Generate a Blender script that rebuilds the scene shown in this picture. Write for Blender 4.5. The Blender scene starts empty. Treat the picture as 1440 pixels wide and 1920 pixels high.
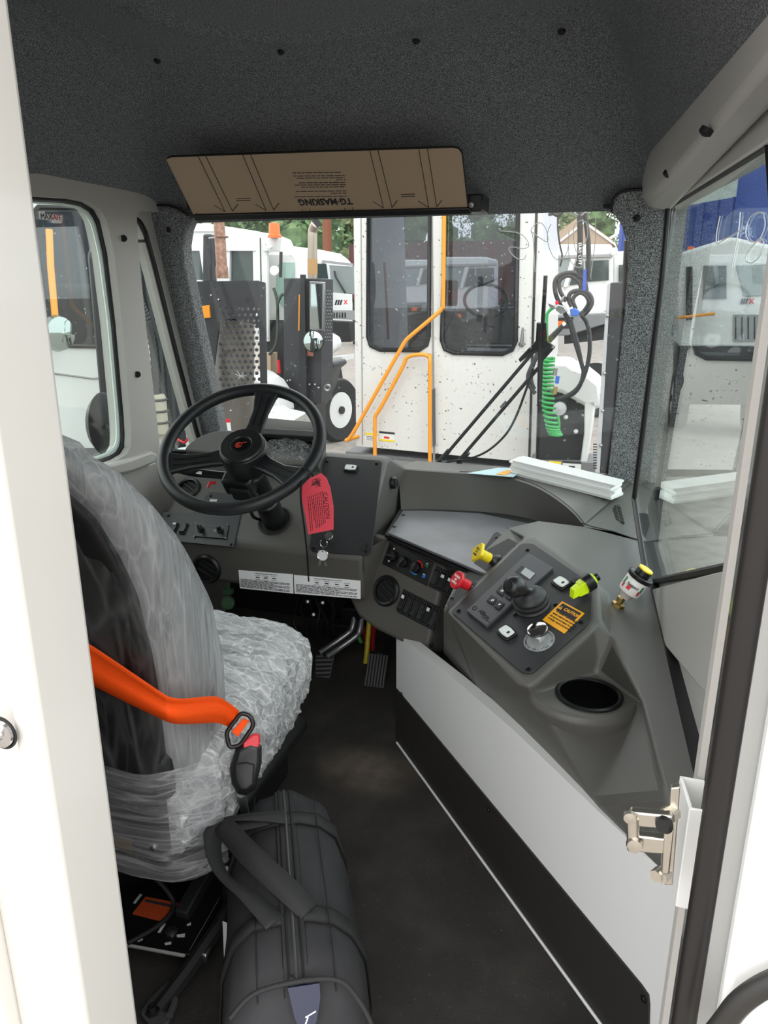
import bpy, bmesh, math, random
from mathutils import Vector as Ve, Matrix
random.seed(7)
sc = bpy.context.scene
COL = sc.collection
PI = math.pi
# ---------------------------------------------------------------- camera, sky, exposure
F_PX = 1390.0
PITCH, YAW = math.radians(16.8), math.radians(17.5)
CAM = Ve((0, 0, 1.30))
cam_d = bpy.data.cameras.new('camera')
cam_o = bpy.data.objects.new('camera', cam_d); COL.objects.link(cam_o)
cam_d.sensor_fit = 'VERTICAL'; cam_d.sensor_height = 24.0
cam_d.lens = F_PX / 1920.0 * 24.0
cam_d.clip_start = 0.02; cam_d.clip_end = 400
cam_o.location = CAM
cam_o.rotation_euler = (PI / 2 - PITCH, 0, YAW)
sc.camera = cam_o

w = bpy.data.worlds.new('overcast_sky'); sc.world = w; w.use_nodes = True
nt = w.node_tree; nt.nodes.clear()
o_ = nt.nodes.new('ShaderNodeOutputWorld'); bg = nt.nodes.new('ShaderNodeBackground')
tc = nt.nodes.new('ShaderNodeTexCoord'); sx = nt.nodes.new('ShaderNodeSeparateXYZ')
rp = nt.nodes.new('ShaderNodeValToRGB')
nt.links.new(tc.outputs['Generated'], sx.inputs[0]); nt.links.new(sx.outputs['Z'], rp.inputs['Fac'])
rp.color_ramp.elements[0].position = 0.0; rp.color_ramp.elements[0].color = (.86, .875, .89, 1)
rp.color_ramp.elements[1].position = 0.75; rp.color_ramp.elements[1].color = (1.0, 1.0, 1.0, 1)
nt.links.new(rp.outputs[0], bg.inputs[0]); nt.links.new(bg.outputs[0], o_.inputs[0])
bg.inputs[1].default_value = 1.6
sun_d = bpy.data.lights.new('sun', 'SUN'); sun_d.energy = .4; sun_d.angle = math.radians(50)
sun_d.color = (1.0, .97, .93)
sun_o = bpy.data.objects.new('sun', sun_d); COL.objects.link(sun_o)
sun_o.rotation_euler = (math.radians(48), 0, math.radians(18))     # veiled sun, high behind the open rear door
sc.view_settings.view_transform = 'Standard'; sc.view_settings.look = 'None'
sc.view_settings.exposure = 0.95; sc.view_settings.gamma = 1.0
sc.view_settings.use_curve_mapping = False

# ---------------------------------------------------------------- pixel rays -> points on real planes
_h = Ve((-math.sin(YAW), math.cos(YAW), 0)); _r = Ve((math.cos(YAW), math.sin(YAW), 0))
_fw = _h * math.cos(PITCH) - Ve((0, 0, 1)) * math.sin(PITCH)
_up = _h * math.sin(PITCH) + Ve((0, 0, 1)) * math.cos(PITCH)
def ray(x, y): return _fw + _r * ((x - 720) / F_PX) - _up * ((y - 960) / F_PX)
def on(x, y, p, n):
    d = ray(x, y); n = Ve(n); return CAM + d * ((Ve(p) - CAM).dot(n) / d.dot(n))
def VZ(x, y, z): return on(x, y, (0, 0, z), (0, 0, 1))
def VY(x, y, v): return on(x, y, (0, v, 0), (0, 1, 0))
def VX(x, y, v): return on(x, y, (v, 0, 0), (1, 0, 0))
class Pl:
    """a plane in the cab with its own 2-D axes"""
    def __init__(s, o, n, xh=(1, 0, 0)):
        s.o = Ve(o); s.n = Ve(n).normalized()
        if s.n.dot(CAM - s.o) < 0: s.n = -s.n
        xh = Ve(xh); s.x = (xh - s.n * xh.dot(s.n)).normalized(); s.y = s.n.cross(s.x)
    @staticmethod
    def three(a, b, c, xh=(1, 0, 0)):
        a, b, c = Ve(a), Ve(b), Ve(c); return Pl(a, (b - a).cross(c - a), xh)
    def p(s, x, y, off=0.0): return on(x, y, s.o + s.n * off, s.n)
    def q(s, c, a, b, off=0.0): return c + s.x * a + s.y * b + s.n * off
    def P(s, pts, off=0.0): return [s.p(x, y, off) for x, y in pts]
    def rot(s, ang):
        c, d = math.cos(ang), math.sin(ang); t = Pl(s.o, s.n, s.x)
        t.x, t.y = s.x * c + s.y * d, s.y * c - s.x * d; return t

# ---------------------------------------------------------------- materials
def lin(h):
    h = h.lstrip('#'); r = [int(h[i:i + 2], 16) / 255 for i in (0, 2, 4)]
    return tuple((c / 12.92 if c <= .04045 else ((c + .055) / 1.055) ** 2.4) for c in r) + (1,)
MATS = {}
def mat(name, col, rough=.5, metal=0, bump=None, var=None, emit=0, coat=0, spec=None, spots=None):
    if name in MATS: return MATS[name]
    m = bpy.data.materials.new(name); m.use_nodes = True; n = m.node_tree; b = n.nodes['Principled BSDF']
    c = lin(col) if isinstance(col, str) else tuple(col) + (1,)
    b.inputs['Base Color'].default_value = c; b.inputs['Roughness'].default_value = rough
    b.inputs['Metallic'].default_value = metal
    if spec is not None: b.inputs['Specular IOR Level'].default_value = spec
    if coat: b.inputs['Coat Weight'].default_value = coat; b.inputs['Coat Roughness'].default_value = .06
    if emit: b.inputs['Emission Color'].default_value = c; b.inputs['Emission Strength'].default_value = emit
    tcn = n.nodes.new('ShaderNodeTexCoord')
    def noise(sc_, det=3):
        t = n.nodes.new('ShaderNodeTexNoise'); t.inputs['Scale'].default_value = sc_; t.inputs['Detail'].default_value = det
        n.links.new(tcn.outputs['Object'], t.inputs['Vector']); return t
    src = None
    if var:                                        # (scale, second colour, lo, hi)
        t = noise(var[0]); r = n.nodes.new('ShaderNodeValToRGB')
        r.color_ramp.elements[0].position = var[2]; r.color_ramp.elements[1].position = var[3]
        r.color_ramp.elements[0].color = c; r.color_ramp.elements[1].color = lin(var[1])
        n.links.new(t.outputs['Fac'], r.inputs[0]); src = r.outputs[0]
    if spots:                                      # dirt specks (scale, colour, threshold)
        t = noise(spots[0], 1); r = n.nodes.new('ShaderNodeValToRGB')
        r.color_ramp.elements[0].position = spots[2]; r.color_ramp.elements[1].position = spots[2] + .03
        r.color_ramp.elements[0].color = (0, 0, 0, 1); r.color_ramp.elements[1].color = (1, 1, 1, 1)
        mx = n.nodes.new('ShaderNodeMix'); mx.data_type = 'RGBA'
        n.links.new(t.outputs['Fac'], r.inputs[0]); n.links.new(r.outputs[0], mx.inputs[0])
        if src: n.links.new(src, mx.inputs[6])
        else: mx.inputs[6].default_value = c
        mx.inputs[7].default_value = lin(spots[1]); src = mx.outputs[2]
    if src: n.links.new(src, b.inputs['Base Color'])
    if bump:
        t = noise(bump[0]); bp = n.nodes.new('ShaderNodeBump'); bp.inputs['Strength'].default_value = bump[1]
        bp.inputs['Distance'].default_value = .002
        n.links.new(t.outputs['Fac'], bp.inputs['Height']); n.links.new(bp.outputs[0], b.inputs['Normal'])
    MATS[name] = m; return m
def glass(name, tint, base=.04, haze=0.0, spots=0, rough=0.0):
    """thin pane: clear transmission, mirror reflection rising at a glancing angle, optional dried drops"""
    m = bpy.data.materials.new(name); m.use_nodes = True; n = m.node_tree; n.nodes.clear()
    o = n.nodes.new('ShaderNodeOutputMaterial'); tr = n.nodes.new('ShaderNodeBsdfTransparent')
    gl = n.nodes.new('ShaderNodeBsdfGlossy'); gl.inputs['Roughness'].default_value = rough
    tr.inputs[0].default_value = tuple(tint) + (1,)
    lw = n.nodes.new('ShaderNodeLayerWeight'); lw.inputs['Blend'].default_value = .5
    pw = n.nodes.new('ShaderNodeMath'); pw.operation = 'POWER'; pw.inputs[1].default_value = 5
    ma = n.nodes.new('ShaderNodeMath'); ma.operation = 'MULTIPLY_ADD'; ma.inputs[1].default_value = 1 - base; ma.inputs[2].default_value = base
    n.links.new(lw.outputs['Facing'], pw.inputs[0]); n.links.new(pw.outputs[0], ma.inputs[0])
    mx = n.nodes.new('ShaderNodeMixShader'); n.links.new(ma.outputs[0], mx.inputs[0])
    n.links.new(tr.outputs[0], mx.inputs[1]); n.links.new(gl.outputs[0], mx.inputs[2]); out = mx.outputs[0]
    if haze or spots:
        df = n.nodes.new('ShaderNodeBsdfDiffuse'); df.inputs[0].default_value = (.85, .87, .88, 1)
        t = n.nodes.new('ShaderNodeTexNoise'); t.inputs['Scale'].default_value = spots or 5; t.inputs['Detail'].default_value = 2
        tcn = n.nodes.new('ShaderNodeTexCoord'); n.links.new(tcn.outputs['Object'], t.inputs['Vector'])
        r = n.nodes.new('ShaderNodeMapRange'); r.inputs[1].default_value = .70; r.inputs[2].default_value = .78
        r.inputs[3].default_value = haze; r.inputs[4].default_value = haze + (.55 if spots else 0)
        n.links.new(t.outputs['Fac'], r.inputs[0])
        m2 = n.nodes.new('ShaderNodeMixShader'); n.links.new(r.outputs[0], m2.inputs[0])
        n.links.new(out, m2.inputs[1]); n.links.new(df.outputs[0], m2.inputs[2]); out = m2.outputs[0]
    n.links.new(out, o.inputs[0]); MATS[name] = m; return m
def film(name, lo, hi, stretch, scale, white=.8, cut=(.45, .7), crease=.4, facet=.15, rot=(.35, .1, .2)):
    """clear plastic wrap: mostly see-through, glossy, milky along its creases"""
    m = bpy.data.materials.new(name); m.use_nodes = True; n = m.node_tree; n.nodes.clear()
    o = n.nodes.new('ShaderNodeOutputMaterial'); tr = n.nodes.new('ShaderNodeBsdfTransparent')
    tr.inputs[0].default_value = (.93, .94, .95, 1)
    df = n.nodes.new('ShaderNodeBsdfDiffuse'); df.inputs[0].default_value = (white, white, white * 1.01, 1)
    tl = n.nodes.new('ShaderNodeBsdfTranslucent'); tl.inputs[0].default_value = (white, white, white, 1)
    gl = n.nodes.new('ShaderNodeBsdfGlossy'); gl.inputs['Roughness'].default_value = .16
    tcn = n.nodes.new('ShaderNodeTexCoord'); mp = n.nodes.new('ShaderNodeMapping'); mp.inputs['Scale'].default_value = stretch
    mp.inputs['Rotation'].default_value = rot
    t = n.nodes.new('ShaderNodeTexNoise'); t.inputs['Scale'].default_value = scale; t.inputs['Detail'].default_value = 5
    t.inputs['Distortion'].default_value = 1.4
    n.links.new(tcn.outputs['Object'], mp.inputs[0]); n.links.new(mp.outputs[0], t.inputs['Vector'])
    r = n.nodes.new('ShaderNodeMapRange'); r.inputs[1].default_value = cut[0]; r.inputs[2].default_value = cut[1]
    r.inputs[3].default_value = lo; r.inputs[4].default_value = hi
    # folds: straight creases along the borders of stretched cells, at two sizes; each facet catches a little more or less white
    fac = None; cell = None
    wn = n.nodes.new('ShaderNodeTexNoise'); wn.inputs['Scale'].default_value = scale * .8; n.links.new(mp.outputs[0], wn.inputs['Vector'])
    wv = n.nodes.new('ShaderNodeVectorMath'); wv.operation = 'SCALE'; wv.inputs['Scale'].default_value = .35; n.links.new(wn.outputs['Color'], wv.inputs[0])
    av = n.nodes.new('ShaderNodeVectorMath'); av.operation = 'ADD'; n.links.new(mp.outputs[0], av.inputs[0]); n.links.new(wv.outputs[0], av.inputs[1])
    for k, wd, amt in ((1.0, .09, 1.0), (2.6, .14, .7)):
        t2 = n.nodes.new('ShaderNodeTexVoronoi'); t2.feature = 'DISTANCE_TO_EDGE'; t2.inputs['Scale'].default_value = scale * k * .8
        n.links.new(av.outputs[0], t2.inputs['Vector'])
        s3 = n.nodes.new('ShaderNodeMapRange'); s3.inputs[1].default_value = 0; s3.inputs[2].default_value = wd
        s3.inputs[3].default_value = crease * amt; s3.inputs[4].default_value = 0; n.links.new(t2.outputs['Distance'], s3.inputs[0])
        if fac is None:
            fac = s3.outputs[0]; t4 = n.nodes.new('ShaderNodeTexVoronoi'); t4.inputs['Scale'].default_value = scale * k * .8; n.links.new(av.outputs[0], t4.inputs['Vector'])
            sp4 = n.nodes.new('ShaderNodeSeparateColor'); n.links.new(t4.outputs['Color'], sp4.inputs[0])
            cm4 = n.nodes.new('ShaderNodeMath'); cm4.operation = 'MULTIPLY'; cm4.inputs[1].default_value = facet; n.links.new(sp4.outputs[0], cm4.inputs[0])
            a4 = n.nodes.new('ShaderNodeMath'); a4.operation = 'ADD'; n.links.new(fac, a4.inputs[0]); n.links.new(cm4.outputs[0], a4.inputs[1]); fac = a4.outputs[0]
        else:
            ad = n.nodes.new('ShaderNodeMath'); ad.operation = 'MAXIMUM'; n.links.new(fac, ad.inputs[0]); n.links.new(s3.outputs[0], ad.inputs[1]); fac = ad.outputs[0]
    n.links.new(t.outputs['Fac'], r.inputs[0])
    sm = n.nodes.new('ShaderNodeMath'); sm.operation = 'ADD'; sm.use_clamp = True
    n.links.new(r.outputs[0], sm.inputs[0]); n.links.new(fac, sm.inputs[1])
    bp = n.nodes.new('ShaderNodeBump'); bp.inputs['Strength'].default_value = .8; bp.inputs['Distance'].default_value = .01
    n.links.new(sm.outputs[0], bp.inputs['Height']); n.links.new(bp.outputs[0], gl.inputs['Normal'])
    a = n.nodes.new('ShaderNodeMixShader'); a.inputs[0].default_value = .3
    n.links.new(df.outputs[0], a.inputs[1]); n.links.new(tl.outputs[0], a.inputs[2])
    b = n.nodes.new('ShaderNodeMixShader'); n.links.new(sm.outputs[0], b.inputs[0])
    n.links.new(tr.outputs[0], b.inputs[1]); n.links.new(a.outputs[0], b.inputs[2])
    lw = n.nodes.new('ShaderNodeLayerWeight'); lw.inputs['Blend'].default_value = .35
    n.links.new(bp.outputs[0], lw.inputs['Normal'])
    k = n.nodes.new('ShaderNodeMath'); k.operation = 'MULTIPLY'; k.inputs[1].default_value = .45
    n.links.new(lw.outputs['Fresnel'], k.inputs[0])
    c = n.nodes.new('ShaderNodeMixShader'); n.links.new(k.outputs[0], c.inputs[0])
    n.links.new(b.outputs[0], c.inputs[1]); n.links.new(gl.outputs[0], c.inputs[2])
    n.links.new(c.outputs[0], o.inputs[0]); MATS[name] = m; return m
def felt(name, a, b):
    return mat(name, a, .95, 0, bump=(700, .5), var=(420, b, .40, .68), spec=.15)

headliner_m = felt('headliner_felt', '#4b4d52', '#96989b')
pillar_m = felt('pillar_felt', '#303235', '#b4b7b8')
dash_m = mat('dash_grey_plastic', '#53514d', .50, bump=(900, .25))
dash2_m = mat('dash_top_plastic', '#5a5955', .42, bump=(900, .22))
panel_m = mat('black_panel', '#242426', .42, bump=(1200, .08))
panel2_m = mat('charcoal_panel', '#2c2c2e', .45, bump=(900, .2))
black_m = mat('black_plastic', '#141416', .38)
dull_m = mat('dull_black', '#0c0c0d', .7)
rim_m = mat('wheel_rim_rubber', '#1d1f21', .42, bump=(900, .12))
rubber_m = mat('rubber_seal', '#0a0a0b', .5)
grey_m = mat('light_grey_plastic', '#a5a29d', .5, bump=(700, .12))
rail_m = mat('rail_grey_plastic', '#b3b0ab', .48, bump=(700, .12))
wallgrey_m = mat('wall_grey_panel', '#bdbcb8', .38)
white_m = mat('white_paint', '#e9e9e6', .28, coat=.3)
jamb_m = mat('jamb_white_paint', '#d5d2cc', .3, coat=.3)
kick_m = mat('kick_white', '#e4e5e4', .4)
kickb_m = mat('kick_black', '#2a2826', .55)
floor_m = mat('floor_mat', '#2b2927', .85, bump=(260, .9), var=(9, '#3d3a36', .45, .75), spots=(120, '#4a4642', .72))
_n = floor_m.node_tree; _b = _n.nodes['Principled BSDF']; _src = _b.inputs['Base Color'].links[0].from_socket      # one dusty scuff on the mat
_tc = _n.nodes.new('ShaderNodeTexCoord'); _mp = _n.nodes.new('ShaderNodeMapping'); _mp.vector_type = 'POINT'
_c = VZ(690, 1445, 0) - Ve((-.7, 1.6, -.04)); _mp.inputs['Location'].default_value = (-_c.x / .17, -_c.y / .13, -_c.z / .2); _mp.inputs['Scale'].default_value = (1 / .17, 1 / .13, 1 / .2)
_g = _n.nodes.new('ShaderNodeTexGradient'); _g.gradient_type = 'SPHERICAL'; _n.links.new(_tc.outputs['Object'], _mp.inputs[0]); _n.links.new(_mp.outputs[0], _g.inputs[0])
_ns = _n.nodes.new('ShaderNodeTexNoise'); _ns.inputs['Scale'].default_value = 22; _ns.inputs['Detail'].default_value = 5; _n.links.new(_tc.outputs['Object'], _ns.inputs['Vector'])
_mm = _n.nodes.new('ShaderNodeMath'); _mm.operation = 'MULTIPLY'; _n.links.new(_g.outputs[0], _mm.inputs[0]); _n.links.new(_ns.outputs['Fac'], _mm.inputs[1])
_mx = _n.nodes.new('ShaderNodeMix'); _mx.data_type = 'RGBA'; _n.links.new(_mm.outputs[0], _mx.inputs[0]); _n.links.new(_src, _mx.inputs[6]); _mx.inputs[7].default_value = lin('#8d8070')
_n.links.new(_mx.outputs[2], _b.inputs['Base Color'])
chrome_m = mat('chrome', '#d8d8d8', .12, 1)
zinc_m = mat('zinc_plate', '#cfcabf', .28, 1)
steel_m = mat('steel', '#9a9a98', .35, 1)
brass_m = mat('brass', '#b39a62', .35, 1)
screw_m = mat('screw_black', '#1a1a1b', .3, .4)
paper_m = mat('paper_white', '#f0f0ee', .7)
ink_m = mat('ink', '#26262a', .8)
tag_m = mat('tag_red', '#f0505f', .55)
orange_m = mat('belt_orange', '#ff5714', .6, bump=(500, .3), spec=.2)
red_m = mat('red_plastic', '#d3222e', .35)
yellow_m = mat('yellow_plastic', '#f0d322', .35)
hiviz_m = mat('hiviz_yellow', '#d8f51c', .35)
cream_m = mat('button_white', '#dfe2df', .35)
label_m = mat('caution_amber', '#f3a91f', .45)
white_i = mat('white_ink', '#f2f2f2', .6)
# ---------------------------------------------------------------- mesh helpers
class MB:
    def __init__(s, T=None): s.v = []; s.f = []; s.T = T
    def add(s, vs, fs):
        k = len(s.v); s.v += [Ve(p) for p in vs]; s.f += [[i + k for i in f] for f in fs]; return s
    def box(s, c, d, X=(1, 0, 0), Y=(0, 1, 0), Z=(0, 0, 1)):
        c, X, Y, Z = Ve(c), Ve(X) * d[0] / 2, Ve(Y) * d[1] / 2, Ve(Z) * d[2] / 2
        vs = [c + X * a + Y * b + Z * e for e in (-1, 1) for a, b in ((-1, -1), (1, -1), (1, 1), (-1, 1))]
        return s.add(vs, [(3, 2, 1, 0), (4, 5, 6, 7), (0, 1, 5, 4), (1, 2, 6, 5), (2, 3, 7, 6), (3, 0, 4, 7)])
    def prism(s, pts, vec, base=None):
        n = len(pts); vec = Ve(vec); a = [Ve(p) for p in pts]; b = [p + vec for p in a]
        return s.add(a + b, [list(range(n))[::-1], list(range(n, 2 * n))] + [(i, (i + 1) % n, n + (i + 1) % n, n + i) for i in range(n)])
    def slab(s, pl, px, o0, o1):
        a = pl.P(px, o1); return s.prism(a, pl.n * (o0 - o1))
    def loft(s, rings, caps=True, closed=True):
        n = len(rings[0]); k = len(rings); vs = [p for r in rings for p in r]; fs = []
        for i in range(k - 1):
            for j in range(n if closed else n - 1):
                j2 = (j + 1) % n; fs.append((i * n + j, i * n + j2, (i + 1) * n + j2, (i + 1) * n + j))
        if caps and closed: fs += [list(range(n))[::-1], list(range((k - 1) * n, k * n))]
        return s.add(vs, fs)
    def tube(s, pts, r, n=8, closed=False, flat=None):
        pts = [Ve(p) for p in pts]; m = len(pts); rings = []; prev = None
        for i, p in enumerate(pts):
            a = pts[(i - 1) % m] if (i or closed) else p; b = pts[(i + 1) % m] if (i < m - 1 or closed) else p
            t = (b - a).normalized()
            if prev is None:
                prev = t.orthogonal().normalized() if flat is None else (Ve(flat) - t * t.dot(Ve(flat))).normalized()
            prev = (prev - t * prev.dot(t))
            prev = prev.normalized() if prev.length > 1e-6 else t.orthogonal().normalized()
            q = t.cross(prev); rr = r[i] if isinstance(r, (list, tuple)) else r
            rings.append([p + (prev * math.cos(2 * PI * k / n) + q * math.sin(2 * PI * k / n)) * rr for k in range(n)])
        if closed: rings.append(rings[0])
        return s.loft(rings, caps=not closed)
    def cyl(s, a, b, r, r2=None, n=16):
        a, b = Ve(a), Ve(b); t = (b - a).normalized(); x = t.orthogonal().normalized(); y = t.cross(x); r2 = r if r2 is None else r2
        return s.loft([[c + (x * math.cos(2 * PI * k / n) + y * math.sin(2 * PI * k / n)) * q for k in range(n)] for c, q in ((a, r), (b, r2))])
    def lathe(s, prof, o, ax, n=24, caps=True):
        o, t = Ve(o), Ve(ax).normalized(); x = t.orthogonal().normalized(); y = t.cross(x)
        return s.loft([[o + t * h + (x * math.cos(2 * PI * k / n) + y * math.sin(2 * PI * k / n)) * max(r, 1e-4) for k in range(n)] for r, h in prof], caps=caps)
    def sphere(s, c, r, n=12, sc_=(1, 1, 1)):
        c = Ve(c); m = n // 2; rings = []
        for i in range(m + 1):
            a = PI * i / m; rr = max(math.sin(a), .01) * r
            rings.append([c + Ve((rr * math.cos(2 * PI * k / n) * sc_[0], rr * math.sin(2 * PI * k / n) * sc_[1], r * math.cos(a) * sc_[2])) for k in range(n)])
        return s.loft(rings)
    def torus(s, c, ax, R, r, n=32, m=8):
        c, t = Ve(c), Ve(ax).normalized(); x = t.orthogonal().normalized(); y = t.cross(x)
        return s.tube([c + (x * math.cos(2 * PI * k / n) + y * math.sin(2 * PI * k / n)) * R for k in range(n)], r, m, closed=True)
    def ribbon(s, A, B, th, up):
        """band between polylines A and B with thickness th along up"""
        up = Ve(up) * th; return s.loft([[a, b, b + up, a + up] for a, b in zip(map(Ve, A), map(Ve, B))])
    def ellip(s, pl, c, ra, rb, o0, o1, n=24, r1=None):
        k = 1 if r1 is None else r1
        return s.loft([[pl.q(c, math.cos(2 * PI * i / n) * ra * q, math.sin(2 * PI * i / n) * rb * q, o) for i in range(n)] for o, q in ((o0, 1), (o1, k))])
def rnd(pts, r, n=4):
    """round the corners of a planar polygon"""
    pts = [Ve(p) for p in pts]; out = []; m = len(pts)
    for i, p in enumerate(pts):
        a, b = pts[i - 1], pts[(i + 1) % m]; rr = r[i] if isinstance(r, (list, tuple)) else r
        da, db = (a - p), (b - p); k = min(rr, da.length * .49, db.length * .49)
        if k < 1e-5: out.append(p); continue
        A, B = p + da.normalized() * k, p + db.normalized() * k
        for j in range(n + 1):
            t = j / n; out.append(A * (1 - t) ** 2 + p * 2 * t * (1 - t) + B * t * t)
    return out
def spline(pts, n=6, closed=False):
    pts = [Ve(p) for p in pts]; m = len(pts); out = []
    for i in range(m if closed else m - 1):
        g = lambda j: pts[j % m] if closed else pts[max(0, min(m - 1, j))]
        p0, p1, p2, p3 = g(i - 1), g(i), g(i + 1), g(i + 2)
        for k in range(n):
            t = k / n; out.append(.5 * ((2 * p1) + (p2 - p0) * t + (2 * p0 - 5 * p1 + 4 * p2 - p3) * t * t + (3 * p1 - p0 - 3 * p2 + p3) * t ** 3))
    if not closed: out.append(pts[-1])
    return out
WL = {}                                             # world location of every object made
def thing(name, label, cat, loc=(0, 0, 0), group=None):
    o = bpy.data.objects.new(name, None); COL.objects.link(o); o.location = loc; o.empty_display_size = .05
    o['label'] = label; o['category'] = cat
    if group: o['group'] = group
    WL[o.name] = Ve(loc); return o
def ob(name, mb, m, parent=None, bevel=0, smooth=38, seg=2, label=None, cat=None, group=None, kind=None):
    me = bpy.data.meshes.new(name)
    vs = mb.v if mb.T is None else [mb.T @ p for p in mb.v]
    lo = Ve([min(p[i] for p in vs) for i in range(3)]); hi = Ve([max(p[i] for p in vs) for i in range(3)])
    c = Ve(((lo.x + hi.x) / 2, (lo.y + hi.y) / 2, lo.z)) if parent is None else (lo + hi) / 2
    me.from_pydata([p - c for p in vs], [], mb.f)
    b = bmesh.new(); b.from_mesh(me); bmesh.ops.remove_doubles(b, verts=b.verts, dist=1e-5)
    bmesh.ops.recalc_face_normals(b, faces=b.faces); b.to_mesh(me); b.free()
    me.materials.append(m); me.polygons.foreach_set('use_smooth', [True] * len(me.polygons))
    me.set_sharp_from_angle(angle=math.radians(smooth))
    o = bpy.data.objects.new(name, me); COL.objects.link(o)
    if parent is not None: o.parent = parent; o.location = c - WL[parent.name]
    else: o.location = c
    WL[o.name] = c
    if bevel:
        md = o.modifiers.new('bevel', 'BEVEL'); md.width = bevel; md.segments = seg; md.limit_method = 'ANGLE'; md.angle_limit = math.radians(25)
        md.use_clamp_overlap = True
    if label: o['label'] = label
    if cat: o['category'] = cat
    if group: o['group'] = group
    if kind: o['kind'] = kind
    return o
def struct(name, mb, m, **k): return ob(name, mb, m, kind='structure', **k)
def dup(root, new, label=None):
    """copy a thing with its parts (and their parts) to a new base point"""
    new = Ve(new)
    def cp(o, par):
        c = o.copy(); COL.objects.link(c); c.parent = par
        if par: c.matrix_parent_inverse = o.matrix_parent_inverse
        for ch in list(o.children): cp(ch, c)
        return c
    r = cp(root, root.parent); r.location = new
    if label: r['label'] = label
    WL[r.name] = new; return r
def text(s, size, o, X, Y, m, parent, name='lettering', align='CENTER', ext=.0003, label=None, sx=1.0, bold=0):
    cu = bpy.data.curves.new('t', 'FONT'); cu.body = s; cu.size = size; cu.align_x = align; cu.align_y = 'CENTER'; cu.extrude = ext; cu.resolution_u = 2
    if bold: cu.offset = size * bold
    t = bpy.data.objects.new('t', cu); me = bpy.data.meshes.new_from_object(t)
    X, Y = Ve(X).normalized(), Ve(Y).normalized(); N = X.cross(Y); mb = MB()
    mb.v = [Ve(o) + X * v.co.x * sx + Y * v.co.y + N * v.co.z for v in me.vertices]; mb.f = [list(p.vertices) for p in me.polygons]
    bpy.data.objects.remove(t); bpy.data.curves.remove(cu); bpy.data.meshes.remove(me)
    if not mb.v: return None
    return ob(name, mb, m, parent, smooth=20, label=label)
def holed(name, pl, outer, holes, m, depth, parent=None, bevel=0, pix=True, off=0, **k):
    """panel lying in a plane with openings cut through it; depth goes behind the plane"""
    cu = bpy.data.curves.new('h', 'CURVE'); cu.dimensions = '2D'; cu.fill_mode = 'BOTH'; cu.extrude = depth / 2 - bevel * .5; cu.bevel_depth = bevel * .5; cu.bevel_resolution = 1
    if bevel: cu.offset = -bevel * .5
    for lp in [outer] + holes:
        P = [(pl.p(*q) if pix else Ve(q)) for q in lp] if pix else [Ve(q) for q in lp]
        s = cu.splines.new('POLY'); s.points.add(len(P) - 1); s.use_cyclic_u = True
        for i, q in enumerate(P):
            d = q - pl.o; s.points[i].co = (d.dot(pl.x), d.dot(pl.y), 0, 1)
    t = bpy.data.objects.new('h', cu); me = bpy.data.meshes.new_from_object(t); mb = MB()
    mb.v = [pl.o + pl.x * v.co.x + pl.y * v.co.y + pl.n * (v.co.z - depth / 2 + off) for v in me.vertices]; mb.f = [list(p.vertices) for p in me.polygons]
    bpy.data.objects.remove(t); bpy.data.curves.remove(cu); bpy.data.meshes.remove(me)
    return ob(name, mb, m, parent, **k)
def screw(pl, x, y, parent, r=.0045, m=None, off=0):
    mb = MB(); c = pl.p(x, y, off); mb.lathe([(r * 1.35, 0), (r * 1.35, .001), (r, .0015), (r * .8, .0035), (r * .2, .0045)], c, pl.n, 10)
    return ob('screw', mb, m or screw_m, parent)
def lines(pl, quads, off, parent, m=None, name='small_print'):
    """rows of unreadable small print: thin raised bars. quads = [(x0,y0,x1,y1,h)] in pixels"""
    mb = MB()
    for x0, y0, x1, y1, h in quads:
        a, b = pl.p(x0, y0, off), pl.p(x1, y1, off); c, d = pl.p(x1, y1 + h, off), pl.p(x0, y0 + h, off)
        mb.prism([a, b, c, d], pl.n * .0003)
    return ob(name, mb, m or ink_m, parent)
def words(pl, x0, y0, x1, y1, h, n, off, parent, m=None, seed=1, name='small_print'):
    """broken word-like bars along one text row"""
    rg = random.Random(seed); q = []; t = 0
    while t < .97:
        e = min(1, t + rg.uniform(.03, .11)); q.append((x0 + (x1 - x0) * t, y0 + (y1 - y0) * t, x0 + (x1 - x0) * e, y0 + (y1 - y0) * e, h)); t = e + .012
    return q
# ================================================================ CAB SHELL (the setting)
WSL = 0.065
def wallx(y): return .085 + WSL * (2.4 - y)
PW = Pl((.085, 2.4, 0), (-1, -WSL, 0), (0, 1, 0))              # right wall
PLW = Pl((-1.5, 2.0, 0), (1, 0, 0), (0, 1, 0))                # left wall
PS = Pl((0, 2.32, 1.52), (0, -.82, -.23), (1, 0, 0))           # windscreen, leaning
def ws_y(z): return 2.32 + (1.52 - z) * .23 / .82

fl = MB().box((-.7, 1.6, -.02), (1.75, 2.1, .04)); struct('floor', fl, floor_m)
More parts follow.
